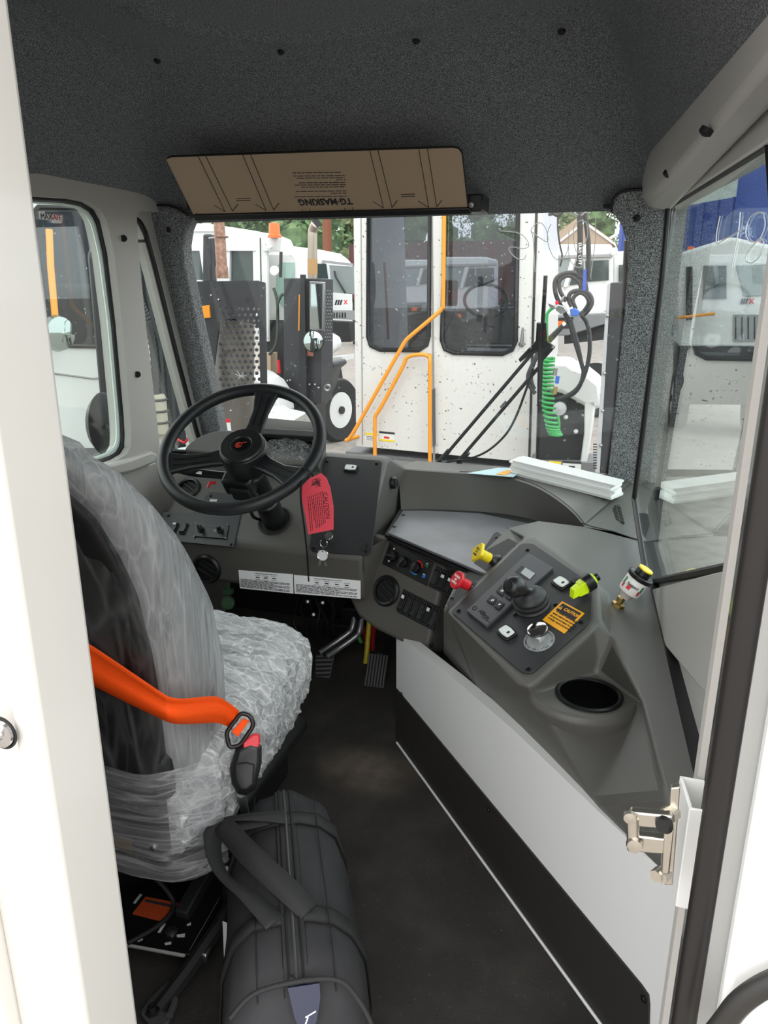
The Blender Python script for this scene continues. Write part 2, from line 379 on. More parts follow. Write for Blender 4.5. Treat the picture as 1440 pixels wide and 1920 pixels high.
# ceiling: one felt-covered moulding, flat on top and rolling down to the front and sides
def smin(vals, k=.035):
    s = 0; m0 = min(vals)
    for v in vals: s += math.exp(-(v - m0) / k)
    return m0 - k * math.log(s)
rc = VZ(640, 66, 1.85) - Ve((0, .27, 0))
cm = MB(); NX, NY = 90, 80; vs = []; fs = []
for j in range(NY + 1):
    y = .56 + (2.318 - .56) * j / NY
    for i in range(NX + 1):
        x = -1.502 + (.07 + WSL * (2.2 - y) + 1.502) * i / NX
        z = smin([1.85, 1.517 + (2.305 - y) * .79, 1.52 + 1.25 * (x + 1.52), 1.629 - 1.8 * (x - .015 - WSL * (2.2 - y))], .022)
        d = math.hypot((x - rc.x) * .8, y - rc.y); z -= .012 * math.exp(-((d - .27) / .022) ** 2) if y > rc.y - .05 else 0
        vs.append((x, y, z))
for j in range(NY):
    for i in range(NX):
        a = j * (NX + 1) + i; fs.append((a, a + 1, a + NX + 2, a + NX + 1))
cm.add(vs, fs); ceil = struct('ceiling', cm, headliner_m, smooth=60)
PCF = Pl((0, 2.305, 1.517), (0, -.62, -.785), (1, 0, 0))
for x, y in ((295, 115), (527, 98), (780, 78), (1053, 60)):
    c = VZ(x, y, 1.828); mb = MB().lathe([(.009, 0), (.009, .002), (.006, .006), (.002, .008)], c + Ve((0, 0, .002)), (0, -.3, -1), 12)
    ob('screw', mb, dull_m, ceil)
# white roof skin over it
struct('trim_1', MB().box((-.72, 1.42, 1.99), (1.75, 1.85, .05)), white_m)

# left wall with the side window and the corner window cut out
win = [(-140, 372), (52, 369), (120, 373), (150, 379), (172, 393), (184, 414), (198, 475), (214, 610), (229, 780), (231, 815), (230, 838), (222, 851), (205, 861), (186, 868), (60, 880), (-140, 895)]
qwin = [(240, 404), (252, 409), (262, 416), (272, 436), (290, 502), (333, 675), (368, 808), (379, 840), (372, 848), (286, 846), (277, 760), (262, 640), (243, 470)]
outer = [(0, .62, -.02), (0, .62, 1.56), (0, 2.36, 1.56), (0, 2.60, .66), (0, 2.60, -.02)]
wl = holed('wall_left', PLW, [Ve((-1.5, q[1], q[2])) for q in outer], [PLW.P(win), PLW.P(qwin)], grey_m, .05, pix=False, kind='structure')
# moulded grey surround round the two windows, proud of the wall
sur = [(-140, 335), (50, 326), (150, 338), (268, 362), (284, 374), (292, 388), (292, 399), (248, 397), (241, 404), (244, 470), (262, 640), (277, 760), (286, 846), (296, 852), (288, 866), (246, 880), (235, 905), (150, 935), (-140, 950)]
holed('trim_2', PLW, PLW.P(sur), [PLW.P(win)], grey_m, .03, pix=False, off=.03, kind='structure')
mb = MB()
for x, y in ((232, 447), (258, 702)): mb.cyl(PLW.p(x, y, .029), PLW.p(x, y, .036), .010, n=14)
ob('screw', mb, dull_m, bpy.data.objects['trim_2'])
# sill and lower side panel running to the dash
s1 = MB().slab(PLW, [(60, 890), (205, 872), (243, 862), (286, 846), (297, 852), (292, 868), (252, 884), (60, 930)], 0, .055)
struct('trim_3', s1, rail_m, bevel=.008)
s2 = MB().slab(PLW, [(40, 930), (250, 880), (292, 866), (312, 905), (322, 1040), (40, 1300)], 0, .035)
struct('trim_4', s2, grey_m, bevel=.006)
# left glass
gl_side = glass('side_glass', (.90, .955, .94), .05)
gl_right = glass('right_glass', (.87, .94, .93), .06)
gl_front = glass('front_glass', (.955, .975, .97), .045, haze=.012, spots=55)
def seal(pl, px, r, parent, off=0, closed=True):
    mb = MB().tube(rnd(pl.P(px, off), .01, 2), r, 6, closed=closed); return ob('rubber_seal', mb, rubber_m, parent, smooth=60)
w2 = struct('window_2', MB().slab(PLW, [(x, y) for x, y in win], -.026, -.022), gl_side); seal(PLW, win, .011, w2, -.004)
ob('seal_lip', MB().tube(rnd(PLW.P([(x - 9 if x > 60 else x, y + (6 if y < 500 else -7)) for x, y in win], -.014), .02, 2), .0075, 6, closed=True), mat('pale_seal', '#cfdcd4', .4), w2)
w3 = struct('window_3', MB().slab(PLW, qwin, -.026, -.022), gl_side); seal(PLW, qwin, .009, w3, -.004)
# vertical grab post bracket between the panes
ob('latch_bar', MB().tube([PLW.p(240, 452, -.01), PLW.p(272, 452, -.01)], .006, 8), chrome_m, w3)
# sticker on the side glass
PG = Pl((-1.52, 2, 0), (1, 0, 0), (0, 1, 0))
st = ob('sticker', MB().slab(PG, [(74, 396), (84, 396), (84, 401), (117, 403), (117, 414), (115, 419), (98, 418), (98, 413), (75, 411)], .001, .002), white_i, w2, label='white warning sticker in the corner of the glass')
a, b = PG.p(76, 406, .0025), PG.p(117, 409, .0025); L = (b - a).length
text('MAX', L * .24, a, b - a, (0, 0, 1), ink_m, st, align='LEFT', ext=.0004)
text('SAFE', L * .24, a + (b - a) * .46, b - a, (0, 0, 1), mat('ink_red', '#c4283c', .6), st, align='LEFT', ext=.0004)

# windscreen
wpx = [(330, 388), (1165, 384), (1195, 440), (1195, 900), (1100, 930), (740, 905), (440, 870), (400, 850), (335, 480)]
wsn = struct('window_1', MB().slab(PS, [(300, 375), (1210, 365), (1215, 930), (740, 925), (395, 880)], 0, -.005), gl_front)
ob('rubber_seal', MB().tube(PS.P([(338, 430), (345, 490), (370, 610), (400, 745), (424, 850)], -.015), .016, 8), rubber_m, wsn)
ob('rubber_seal', MB().tube(PS.P([(1178, 450), (1172, 600), (1152, 800), (1138, 910)], -.015), .012, 8), rubber_m, wsn)
# grease-pencil scribble on the windscreen
wsc = mat('chalk_marker', '#f4f6f6', .8)
def scrib(parent, pl, px, r, off=.002): ob('chalk_mark', MB().tube(spline(pl.P(px, off), 5), r, 6), wsc, parent, smooth=80)
scrib(wsn, PS, [(937, 433), (972, 437), (988, 450), (991, 462), (980, 466), (958, 463), (955, 470), (968, 484), (982, 486), (986, 478)], .0012)
scrib(wsn, PS, [(1003, 510), (1000, 450), (996, 432), (1003, 421), (1014, 418), (1024, 430), (1027, 452), (1015, 448), (995, 433)], .0012)
scrib(wsn, PS, [(1067, 433), (1064, 470), (1052, 486), (1040, 484), (1030, 465), (1026, 440), (1033, 420)], .0012)
scrib(wsn, PS, [(1090, 413), (1078, 420), (1075, 440), (1080, 470), (1090, 466), (1101, 445), (1100, 420), (1090, 413)], .0012)
scrib(wsn, PS, [(1066, 460), (1068, 485), (1080, 500), (1090, 500), (1092, 490), (1086, 470)], .0012)
scrib(wsn, PS, [(1117, 410), (1116, 450), (1110, 500), (1107, 520)], .0012)
# star-shaped bird mark behind the wheel
mb = MB(); cst = PS.p(452, 706, .002)
for k in range(17):
    a = random.uniform(0, 6.28); r1 = random.uniform(.01, .042)
    mb.tube([cst, cst + PS.x * math.cos(a) * r1 + PS.y * math.sin(a) * r1 * .7], [.0014, .0004], 4)
ob('splash_mark', mb, wsc, wsn)

# A-pillars, felt covered
pl_px = [(266, 404), (278, 392), (290, 384), (312, 385), (333, 392), (352, 404), (364, 410), (353, 424), (346, 442), (342, 470), (344, 495), (367, 607), (397, 740), (419, 850), (379, 850), (370, 807), (333, 673), (290, 500)]
mb = MB(); n_ = len(pl_px)
def pillar(px, rot_o, name):
    A = PS.P(px, .075); B = PS.P(px, .02); c = sum(A, Ve()) / len(A)
    # rounded face: middle ridge nearer the cab
    m = MB(); m.prism(A, PS.n * -.07); return struct(name, m, pillar_m, bevel=.012, seg=3)
pA = pillar(pl_px, 0, 'trim_5')
ob('screw', MB().lathe([(.009, 0), (.007, .004), (.002, .006)], PS.p(316, 431, .076), PS.n, 12), dull_m, pA)
pr_px = [(1128, 390), (1146, 392), (1150, 374), (1162, 362), (1178, 356), (1215, 352), (1258, 360), (1252, 400), (1240, 520), (1226, 640), (1206, 800), (1188, 960), (1136, 960), (1140, 890), (1150, 800), (1165, 640), (1170, 600), (1177, 500), (1174, 452), (1166, 424), (1152, 402)]
pB = pillar(pr_px, 0, 'trim_6')
ob('screw', MB().lathe([(.010, 0), (.007, .004), (.002, .006)], PS.p(1194, 409, .076), PS.n, 12), dull_m, pB)
ob('edge_piping', MB().tube(spline(PS.P([(1147, 398), (1150, 374), (1163, 361), (1184, 356), (1206, 356)], .078), 5), .0035, 6), rubber_m, pB, smooth=80)
ob('edge_piping', MB().tube(spline(PS.P([(290, 385), (312, 385), (335, 392), (354, 404)], .077), 5), .003, 6), dull_m, pA, smooth=80)

# right wall: glass, seal, grey lower panels, overhead rail
def wr(y, z, off=0): return Ve((wallx(y) - off, y, z))
rwin = [wr(2.36, 1.475), wr(.70, 1.43), wr(.70, 1.00), wr(.95, .945), wr(1.80, .60), wr(2.40, .62), wr(2.42, .72)]
rwin = [PW.p(1256, 386), PW.p(1444, 268), PW.p(1470, 640), PW.p(1440, 1045), PW.p(1356, 1066), PW.p(1214, 1092), PW.p(1190, 985), PW.p(1186, 935), PW.p(1205, 800), PW.p(1240, 530)]
w4 = struct('window_4', MB().prism(rwin, PW.n * -.004), gl_right)
ob('rubber_seal', MB().tube(rwin, .008, 6, closed=True), rubber_m, w4)
ob('rubber_seal', MB().tube(PW.P([(1252, 392), (1240, 530), (1206, 800), (1189, 935), (1197, 990), (1215, 1096)], .03), .0075, 8), rubber_m, w4)
# outer skin of the right wall around the glass
edge = [wr(2.62, -.02), wr(2.62, .60), wr(2.36, 1.57), wr(.62, 1.57), wr(.62, -.02)]
holed('wall_right', PW, edge, [rwin], wallgrey_m, .04, pix=False, off=-.006, kind='structure')
# lower skin panel with its slanting seam
low = [PW.p(1222, 1108), PW.p(1356, 1075), PW.p(1430, 1062), PW.p(1400, 1370), PW.p(1325, 1288), PW.p(1262, 1216), PW.p(1232, 1170)]
struct('trim_7', MB().prism([q + PW.n * .012 for q in low], PW.n * -.012), wallgrey_m, bevel=.003)
# number written on the right glass
scrib(w4, PW, [(1350, 405), (1343, 440), (1345, 456), (1362, 447), (1394, 428)], .0008)
scrib(w4, PW, [(1388, 398), (1385, 430), (1378, 470), (1372, 500)], .0008)
scrib(w4, PW, [(1432, 402), (1420, 398), (1405, 410), (1398, 435), (1405, 452), (1422, 450), (1434, 425), (1432, 402)], .0008)
scrib(w4, PW, [(1424, 447), (1410, 462), (1400, 478), (1400, 490), (1412, 492), (1426, 478), (1432, 455), (1424, 447)], .0008)
# overhead rail
E0 = [VY(*p, 2.25) for p in ((1222, 268), (1209, 296), (1203, 340), (1203, 370), (1212, 388), (1258, 397), (1263, 365), (1284, 310))] + [Ve((.15, 2.25, 1.66))]
rings = []
SLX = (.09, .09, .088, .084, .068, .053, .053, .053, .06)
def railp(k, y): return E0[k] + Ve((SLX[k] * (2.25 - y), y - 2.25, .014 * (2.25 - y)))
for y in (2.25, 1.7, 1.2, .6): rings.append([railp(k, y) for k in range(9)])
rail = struct('trim_8', MB().loft(rings), rail_m, bevel=.012, seg=3)
PRl = Pl.three(railp(3, 2.0), railp(5, 2.0), railp(4, 1.3), (0, 1, 0))
for x, y in ((1324, 246), (1252, 326)):
    ob('screw', MB().lathe([(.010, -.004), (.010, .004), (.004, .007)], PRl.p(x, y, .001), PRl.n, 10), dull_m, rail)
# window header trim under the rail, with its dark seam
hdr = [PW.p(1256, 384, .010), PW.p(1446, 262, .010), PW.p(1448, 160, .012), PW.p(1385, 218, .012), PW.p(1300, 300, .012), PW.p(1278, 330, .012), PW.p(1262, 368, .010)]
struct('trim_9', MB().prism(hdr, PW.n * -.012), wallgrey_m, bevel=.004)
ob('seam', MB().tube(spline([railp(5, 2.25), railp(6, 2.2), *[railp(6, y) + Ve((.004, 0, -.002)) for y in (2.0, 1.7, 1.4, 1.1, .7)]], 4), .0025, 6), rubber_m, rail)

# rear wall: left jamb (leading edge, striker) and right post with bulb seal
jl = MB().box((-1.10, .57, .45), (1.10, .06, 3.0)); jl.box((-.548, .565, .45), (.036, .09, 3.0)); jl.box((-.66, .528, .40), (.02, .03, 3.0))
wr_l = struct('wall_rear', jl, jamb_m, bevel=.008, seg=3)
struct('trim_10', MB().box((-.60, .585, .5), (.012, .075, 2.7)), white_m, bevel=.003)
# roof edge over the doorway
struct('trim_11', MB().box((-.6, .58, 1.96), (1.8, .08, .14)), jamb_m, bevel=.01)
# right post
cR = .106
mb = MB().box((cR + .012, .600, .45), (.024, .10, 3.0)); mb.box((cR + .09, .56, .45), (.14, .02, 3.0))
post = struct('trim_12', mb, white_m, bevel=.006, seg=3)
ob('inner_lip', MB().box((cR - .006, .635, .45), (.006, .02, 3.0)), rail_m, post)
xs = VY(1354, 1460, .535).x
ob('bulb_seal', MB().tube([(xs - .0005, .535, -.6), (xs - .0005, .535, 2.0)], .0098, 14), mat('bulb_rubber', '#1d1a19', .42), post, smooth=70)
mb = MB().box((xs + .17, .52, .45), (.30, .02, 3.0)); struct('door_1', mb, white_m, bevel=.006)
# door pull cable low on the outside
t = thing('door_cable', 'black curved cable low on the white door at the lower right corner', 'cable', VY(1420, 1880, .50))
ob('cable', MB().tube(spline([VY(*p, .495) for p in ((1300, 1990), (1352, 1925), (1388, 1880), (1440, 1845), (1520, 1815))], 6), .0085, 10), mat('cable_rubber', '#2a2826', .5), t, smooth=80)

# knee panels on the aisle side
KA, KB = VZ(745, 1390, 0), VZ(1130, 1920, 0); kd = (KB - KA).normalized(); kn = Ve((-kd.y, kd.x, 0))
if kn.dot(CAM - KA) < 0: kn = -kn
PK = Pl(KA, kn, kd)
kz = [(742, 1186), (760, 1199), (960, 1364), (1110, 1508), (1266, 1651), (1292, 1700), (1292, 2100), (742, 1480)]
wk = struct('trim_14', MB().slab(PK, [(743, 1186), (850, 1272), (962, 1368), (1110, 1510), (1240, 1630), (1292, 1678), (1292, 2150), (743, 1400)], -.03, 0), kick_m)
# bulkhead ahead of the pedals and lining behind the knee panel
struct('wall_front', MB().box((-.70, 2.60, .29), (1.75, .04, .72)), dull_m)
kb = struct('baseboard_right', MB().slab(PK, rnd(PK.P([(742, 1291), (1217, 1868), (1212, 2060), (742, 1400)]), [.002, .03, .01, .002]) and [(742, 1291), (1200, 1846), (1214, 1866), (1216, 1885), (1212, 2060), (742, 1400)], 0, .004), kickb_m)
for x, y in ((916, 1518), (1207, 1873), (753, 1302)): screw(PK, x, y, kb, .005, off=.004)
struct('trim_13', MB().tube([PK.p(744, 1392, .006), PK.p(1135, 1932, .006)], .0035, 6), kick_m)
# corner post where the knee panel meets the doorway
e0 = PK.p(1252, 1640)
# ================================================================ DASHBOARD
dash = thing('dashboard', 'dark grey moulded dashboard under the windscreen with gauges, vents and switches', 'dashboard', (-.7, 2.2, .40))
PD = Pl((-.64, 1.87, .57), (0, -.591, .806), (1, 0, 0))       # sloping driver's face
fold = lambda x: Ve((x, 1.87, .57))
PF = Pl.three((-.64, 1.87, .57), (-1.2, 1.87, .57), (-.66, 1.878, .43))   # upright fascia under it
def sec(xa, xb, xc): # profile: bottom, fold, top, back
    return [Ve((xa, 1.879, .428)), Ve((xa, 1.87, .57)), Ve((xb, 2.165, .786)), Ve((xb, 2.20, .792)), Ve((xc, 2.36, .715)), Ve((xc, 2.54, .70)), Ve((xc, 2.54, .43))]
m = MB().loft([sec(-1.34, -1.34, -1.40), sec(-1.0, -1.0, -1.0), sec(-.650, -.676, -.655)])
ob('main_panel', m, dash_m, dash, bevel=.016, seg=3)
# hood over the instrument cluster
tl, tr, br, bl = PD.p(478, 797), PD.p(598, 806), PD.p(618, 858), PD.p(470, 850)
hood_o = [PD.p(470, 792), PD.p(594, 803), PD.p(602, 828), PD.p(611, 847), PD.p(606, 862), PD.p(600, 884), PD.p(470, 880)]
hood_h = [PD.p(488, 816), PD.p(587, 823), PD.p(592, 862), PD.p(590, 874), PD.p(488, 868)]
holed('cluster_hood', PD, hood_o, [hood_h], dash_m, .075, dash, pix=False, off=.03, bevel=.004)
clu = ob('instrument_cluster', MB().prism([q - PD.n * .012 for q in hood_h], PD.n * -.02), black_m, dash)
ob('hood_lip', MB().slab(PD, [(480, 801), (594, 808), (594, 820), (480, 812)], .03, .045), panel_m, dash, bevel=.003)
for gx, gy, r in ((513, 842, .030), (550, 846, .032), (580, 850, .016)):
    c = PD.p(gx, gy, -.010); g = ob('gauge', MB().torus(c, PD.n, r, .002, 28, 6), steel_m, clu)
mb = MB()
for gx, gy, r in ((513, 842, .030), (550, 846, .032)):
    c = PD.p(gx, gy, -.0105)
    for k in range(11):
        a = math.radians(-30 + 24 * k); mb.box(c + (PD.x * math.cos(a) + PD.y * math.sin(a)) * r * .82, (.006, .0012, .0008), PD.x * math.cos(a) + PD.y * math.sin(a), PD.y * math.cos(a) - PD.x * math.sin(a), PD.n)
ob('gauge_tick', mb, white_i, clu)
mb = MB()
rg = random.Random(3); NXc, NYc = 15, 9
a0, a1, a2 = PD.p(488, 824, .004), PD.p(592, 828, .004), PD.p(488, 872, .004)
vs = []
for j in range(NYc + 1):
    for i in range(NXc + 1):
        u, v = i / NXc, j / NYc; env = math.sin(PI * u) ** .5 if 0 < u < 1 else 0
        p = a0 + (a1 - a0) * u + (a2 - a0) * v * 1.0 + (a2 - a0) * (.25 * (1 - math.sin(PI * u)) * (1 - v))
        vs.append(p + PD.n * (rg.uniform(-.004, .009) + .01 * env))
mb.add(vs, [(j * (NXc + 1) + i, j * (NXc + 1) + i + 1, (j + 1) * (NXc + 1) + i + 1, (j + 1) * (NXc + 1) + i) for j in range(NYc) for i in range(NXc)])
film_c = film('cluster_film', .0, .12, (1, 1.6, 1), 26, .85, (.55, .75), .55, .06)
ob('protective_film', mb, film_c, clu, smooth=25, label='crumpled clear protective film')
text('XINGLE', .007, PD.p(527, 856, .006), PD.x, PD.y, white_i, clu) if False else None
# small gauge pod left of the wheel hub
PP = Pl(PD.p(410, 858, .0), PD.n, (1, 0, 0))
pod = MB(); c0 = PP.p(418, 866); R = (PP.p(352, 866) - c0).length
arc = [c0 + PP.x * (R * math.cos(a)) + PP.y * (R * .80 * math.sin(a)) for a in [PI * k / 20 for k in range(21)]]
ob('gauge_pod', MB().prism(arc, PP.n * .045), dash_m, dash, bevel=.006)
c1 = PP.p(424, 868, .046); arc2 = [c1 + PP.x * (.058 * math.cos(a)) + PP.y * (.052 * math.sin(a)) for a in [PI * k / 18 for k in range(19)]]
dg = ob('display_gauge', MB().prism(arc2, PP.n * .003), panel_m, dash)
ob('bezel', MB().tube([q + PP.n * .004 for q in arc2], .0018, 6), steel_m, dg)
ob('screen', MB().slab(PP, [(399, 852), (424, 853), (424, 862), (399, 861)], .0495, .0505), mat('lcd', '#a9bcc4', .2), dg, label='pale blue display')
ob('warning_lamp', MB().slab(PP, [(413, 846), (420, 846), (420, 851), (413, 851)], .0495, .0508), red_m, dg, label='red warning lamp')

def vent(pl, x, y, r, parent, name='air_vent', off=0.0, ang=.5):
    c = pl.p(x, y, off); v = ob(name, MB().lathe([(r * 1.16, 0), (r * 1.16, .006), (r * 1.02, .012), (r * .86, .010), (r * .86, -.008)], c, pl.n, 28, caps=False), black_m, parent)
    ob('vent_bowl', MB().lathe([(r * .86, .001), (r * .5, -.002), (.001, -.003)], c, pl.n, 20), dull_m, v)
    ax = pl.x * math.cos(ang) + pl.y * math.sin(ang); ay = pl.y * math.cos(ang) - pl.x * math.sin(ang)
    for k in (-.38, .12, .5): ob('vent_slat', MB().box(c + ay * r * k + pl.n * .003, (r * 1.5 * math.sqrt(max(.1, 1 - k * k)), r * .10, .007), ax, ay, pl.n), panel_m, v, bevel=.001)
    return v
vent(PD, 353, 917, .036, dash, ang=-.5)
vent(PF, 389, 1066, .041, dash, ang=-.5)

def rocker(pl, c, X, w_, h_, parent, lit=False, m=black_m, base=True):
    """switch set in a socket; X points across, Y follows"""
    Y = pl.n.cross(X); s = ob('rocker_switch', MB().prism(rnd([c + X * a * w_ / 2 + Y * b * h_ / 2 for a, b in ((-1, -1), (1, -1), (1, 1), (-1, 1))], w_ * .16), pl.n * .004), panel_m, parent, bevel=.001)
    q = c + pl.n * .004
    prof = [(-.44, .001), (-.36, .006), (0, .0035), (.36, .007), (.44, .002)]
    mb = MB().loft([[q + X * (-w_ * .38) + Y * h_ * t, q + X * (w_ * .38) + Y * h_ * t, q + X * (w_ * .38) + Y * h_ * t + pl.n * z, q + X * (-w_ * .38) + Y * h_ * t + pl.n * z] for t, z in prof])
    k = ob('paddle', mb, m, s, bevel=.0012)
    if lit: ob('legend', MB().box(q + Y * h_ * .27 + pl.n * .0066, (w_ * .5, h_ * .17, .001), X, Y, pl.n), cream_m, s)
    return s
# left switch panel on the driver's face
lp = ob('switch_panel', MB().slab(PD, rnd(PD.P([(305, 960), (366, 963), (386, 928), (395, 921), (462, 926), (452, 962), (440, 1026), (300, 1010)]), .006) and [(305, 960), (362, 962), (386, 930), (394, 922), (470, 928), (452, 962), (438, 1026), (300, 1012)], .0, .004), panel_m, dash, bevel=.001)
X0 = (PD.p(420, 990) - PD.p(330, 985)).normalized()
for x, y, l in ((327, 991, True), (345, 992, False)): rocker(PD, PD.p(x, y, .004), X0, .020, .042, lp, l)
cp = ob('wiper_panel', MB().slab(PD, [(366, 979), (429, 984), (424, 1010), (362, 1005)], .004, .008), black_m, lp, bevel=.0006)
for x, y in ((368, 981), (426, 984), (423, 1009), (364, 1006)): ob('rivet', MB().lathe([(.003, 0), (.002, .002), (.0005, .0025)], PD.p(x, y, .008), PD.n, 8), steel_m, cp)
for x, y, r in ((377, 993, .010), (413, 995, .009)):
    k = ob('toggle_knob', MB().lathe([(r * 1.2, 0), (r * 1.1, .004), (r * .7, .006), (r * .7, .018), (r * .5, .022)], PD.p(x, y, .008), PD.n, 14), black_m, cp)
    if r > .0095: ob('lever', MB().tube([PD.p(x, y, .026), PD.p(x - 6, y - 8, .028)], .004, 8), black_m, k)
lines(PD, [(383, 984, 410, 986, 3)], .0082, cp, mat('faint_ink', '#4a4b4d', .6))
text('C', .009, PD.p(403, 995, .0082), PD.x, PD.y, white_i, cp)
for x, y in ((316, 967), (395, 930), (433, 1021)): screw(PD, x, y, lp, .004, off=.004)
ob('usb_port', MB().slab(PD, [(394, 935), (408, 936), (406, 941), (392, 940)], .004, .007), steel_m, lp, bevel=.001)

# black blank panel to the right of the wheel
bp_ = ob('blank_panel', MB().slab(PD, [(608, 859), (614, 855), (712, 863), (717, 868), (697, 1035), (690, 1041), (585, 1034), (580, 1028)], 0, .004), panel_m, dash, bevel=.0012)
for x, y in ((613, 865), (706, 869), (588, 1027), (684, 1033)): screw(PD, x, y, bp_, .0045, off=.004)
def plate_button(pl, c, X, w_, h_, parent, name='push_button'):
    Y = pl.n.cross(X); P4 = lambda a, b, o: c + X * a * w_ / 2 + Y * b * h_ / 2 + pl.n * o
    s = ob(name, MB().prism(rnd([P4(a, b, 0) for a, b in ((-1.22, -1.3), (1.22, -1.3), (1.22, 1.3), (-1.22, 1.3))], h_ * .25), pl.n * .005), black_m, parent, bevel=.0015)
    ob('cap', MB().prism(rnd([P4(a, b, .005) for a, b in ((-1, -.85), (0, -1), (1, -.85), (1, .85), (0, 1), (-1, .85))], h_ * .18), pl.n * .004), cream_m, s, bevel=.0018, seg=3, label='pale rocker cap')
    ob('symbol', MB().box(c + X * w_ * .22 + pl.n * .0092, (w_ * .16, h_ * .28, .0006), X, Y, pl.n), ink_m, s)
    return s
b1 = plate_button(PD, PD.p(658, 879, .004), PD.x, .036, .021, bp_)
# ignition lock
lk = PD.p(617, 1007, .004)
ign = ob('ignition_lock', MB().lathe([(.013, 0), (.013, .004), (.011, .007), (.008, .008), (.008, .006)], lk, PD.n, 20), chrome_m, bp_)

# knob on the right cheek
PRK = Pl(Ve((-.648, 2.10, .67)), (1, -.12, .05), (0, 1, 0))
cc = VX(736, 905, -.664); ob('cheek_knob', MB().lathe([(.020, 0), (.020, .006), (.016, .012), (.004, .014)], cc, (1, -.35, .1), 18), black_m, dash)
ob('cheek_knob', MB().box(cc + Ve((.012, -.006, 0)), (.006, .010, .034)), panel_m, dash, bevel=.002)

# printed shift instructions under the column
for (q, rows, nm) in ([[(447, 1069), (549, 1077), (550, 1113), (450, 1103)], 9, 'a'], [[(551, 1078), (676, 1089), (676, 1123), (552, 1113)], 8, 'b']):
    s = ob('instruction_label', MB().slab(PF, q, .0005, .0015), mat('label_white', '#f6f7f7', .5), dash, label='white printed instruction label under the steering column')
    Q = []
    (x0, y0), (x1, y1), (x2, y2), (x3, y3) = q
    for r in range(rows):
        t = .42 + .52 * r / rows if r else .08; a = (x0 + 4, y0 + (y3 - y0) * t); b = (x1 - 6, y1 + (y2 - y1) * t)
        if r == 0: a = (x0 + (x1 - x0) * .3, y0 + (y1 - y0) * .3 + 3); b = (x0 + (x1 - x0) * .72, y0 + (y1 - y0) * .72 + 3)
        if r >= 1 and r % 3 == 0: b = (a[0] + (b[0] - a[0]) * .7, a[1] + (b[1] - a[1]) * .7)
        Q += words(PF, a[0], a[1], b[0], b[1], 1.1, 9, .0016, s, seed=r + ord(nm))
    for k in range(4 if nm == 'b' else 3):
        u = .30 + .15 * k; xx = x0 + (x1 - x0) * u; yy = y0 + (y1 - y0) * u + (y3 - y0) * .2
        for d in (0, 7.5): Q.append((xx, yy + d, xx + 11, yy + d + .8, .6))
        Q.append((xx + 2, yy + 3, xx + 9, yy + 3.6, 2))
    lines(PF, Q, .0016, s)
# steering column boot hole
ch = PD.p(516, 977); ob('column_boot', MB().lathe([(.052, 0), (.054, .003), (.048, .006), (.044, -.01), (.02, -.02), (.001, -.02)], ch + PD.n * .001, PD.n, 28), dull_m, dash)

# ---- tray, ledge, back wall, centre stack
PT = Pl((0, 2, .615), (0, 0, 1), (1, 0, 0))
bk = [(745, 880, .72), (800, 884, .72), (860, 888, .72), (925, 892, .718), (965, 900, .715), (1005, 914, .71), (1045, 938, .70), (1075, 963, .688), (1096, 988, .665)]
bs = [(752, 956, .612), (800, 955, .612), (860, 957, .612), (920, 961, .612), (960, 966, .612), (990, 972, .612), (1015, 980, .612), (1040, 990, .612), (1060, 1000, .612)]
top = [VZ(*p) for p in bk]; bot = [VZ(*p) for p in bs]
mb = MB().loft([spline(bot, 4), spline([b * .4 + t * .6 + Ve((0, .006, 0)) for b, t in zip(bot, top)], 4), spline(top, 4)], caps=False, closed=False)
ob('tray_wall', mb, dash_m, dash, smooth=60)
backl = [Ve((p.x + (.02 if i > 5 else 0), 2.545, .702)) for i, p in enumerate(top)]
backl = [Ve((-.68 + (.085 + .68) * i / 8, 2.545, .70)) for i in range(9)]
tt = spline(top, 3); bb = spline(backl, 3); lip = [p + Ve((0, .006, .004)) for p in tt]; lip2 = [p + Ve((0, .02, .004)) for p in tt]
ob('dash_top', MB().loft([tt, lip, lip2, bb], caps=False, closed=False), dash2_m, dash, smooth=60)
# right end of the dash top, out to the wall
e1 = [VZ(1096, 988, .667), VZ(1150, 997, .652), VZ(1198, 1014, .632)]
ob('dash_end', MB().loft([[tt[-1], (tt[-1] + Ve((-.03, .06, .012))), backl[-2] + Ve((-.1, 0, .004))], [e1[1], VZ(1135, 955, .67), Ve((.05, 2.545, .70))], [e1[2] + Ve((.02, 0, 0)), VZ(1190, 965, .645) + Ve((.03, 0, 0)), Ve((.14, 2.5, .69))]], caps=False, closed=False), dash2_m, dash, smooth=60)
ob('seam', MB().tube([p + Ve((0, 0, .001)) for p in (tt[-2], VZ(1107, 987, .667), VZ(1150, 997, .653), VZ(1196, 1013, .634))], .0016, 5), rubber_m, dash)
ob('seam', MB().tube([p + Ve((0, .012, .0045)) for p in tt[6:]], .0016, 5), rubber_m, dash)
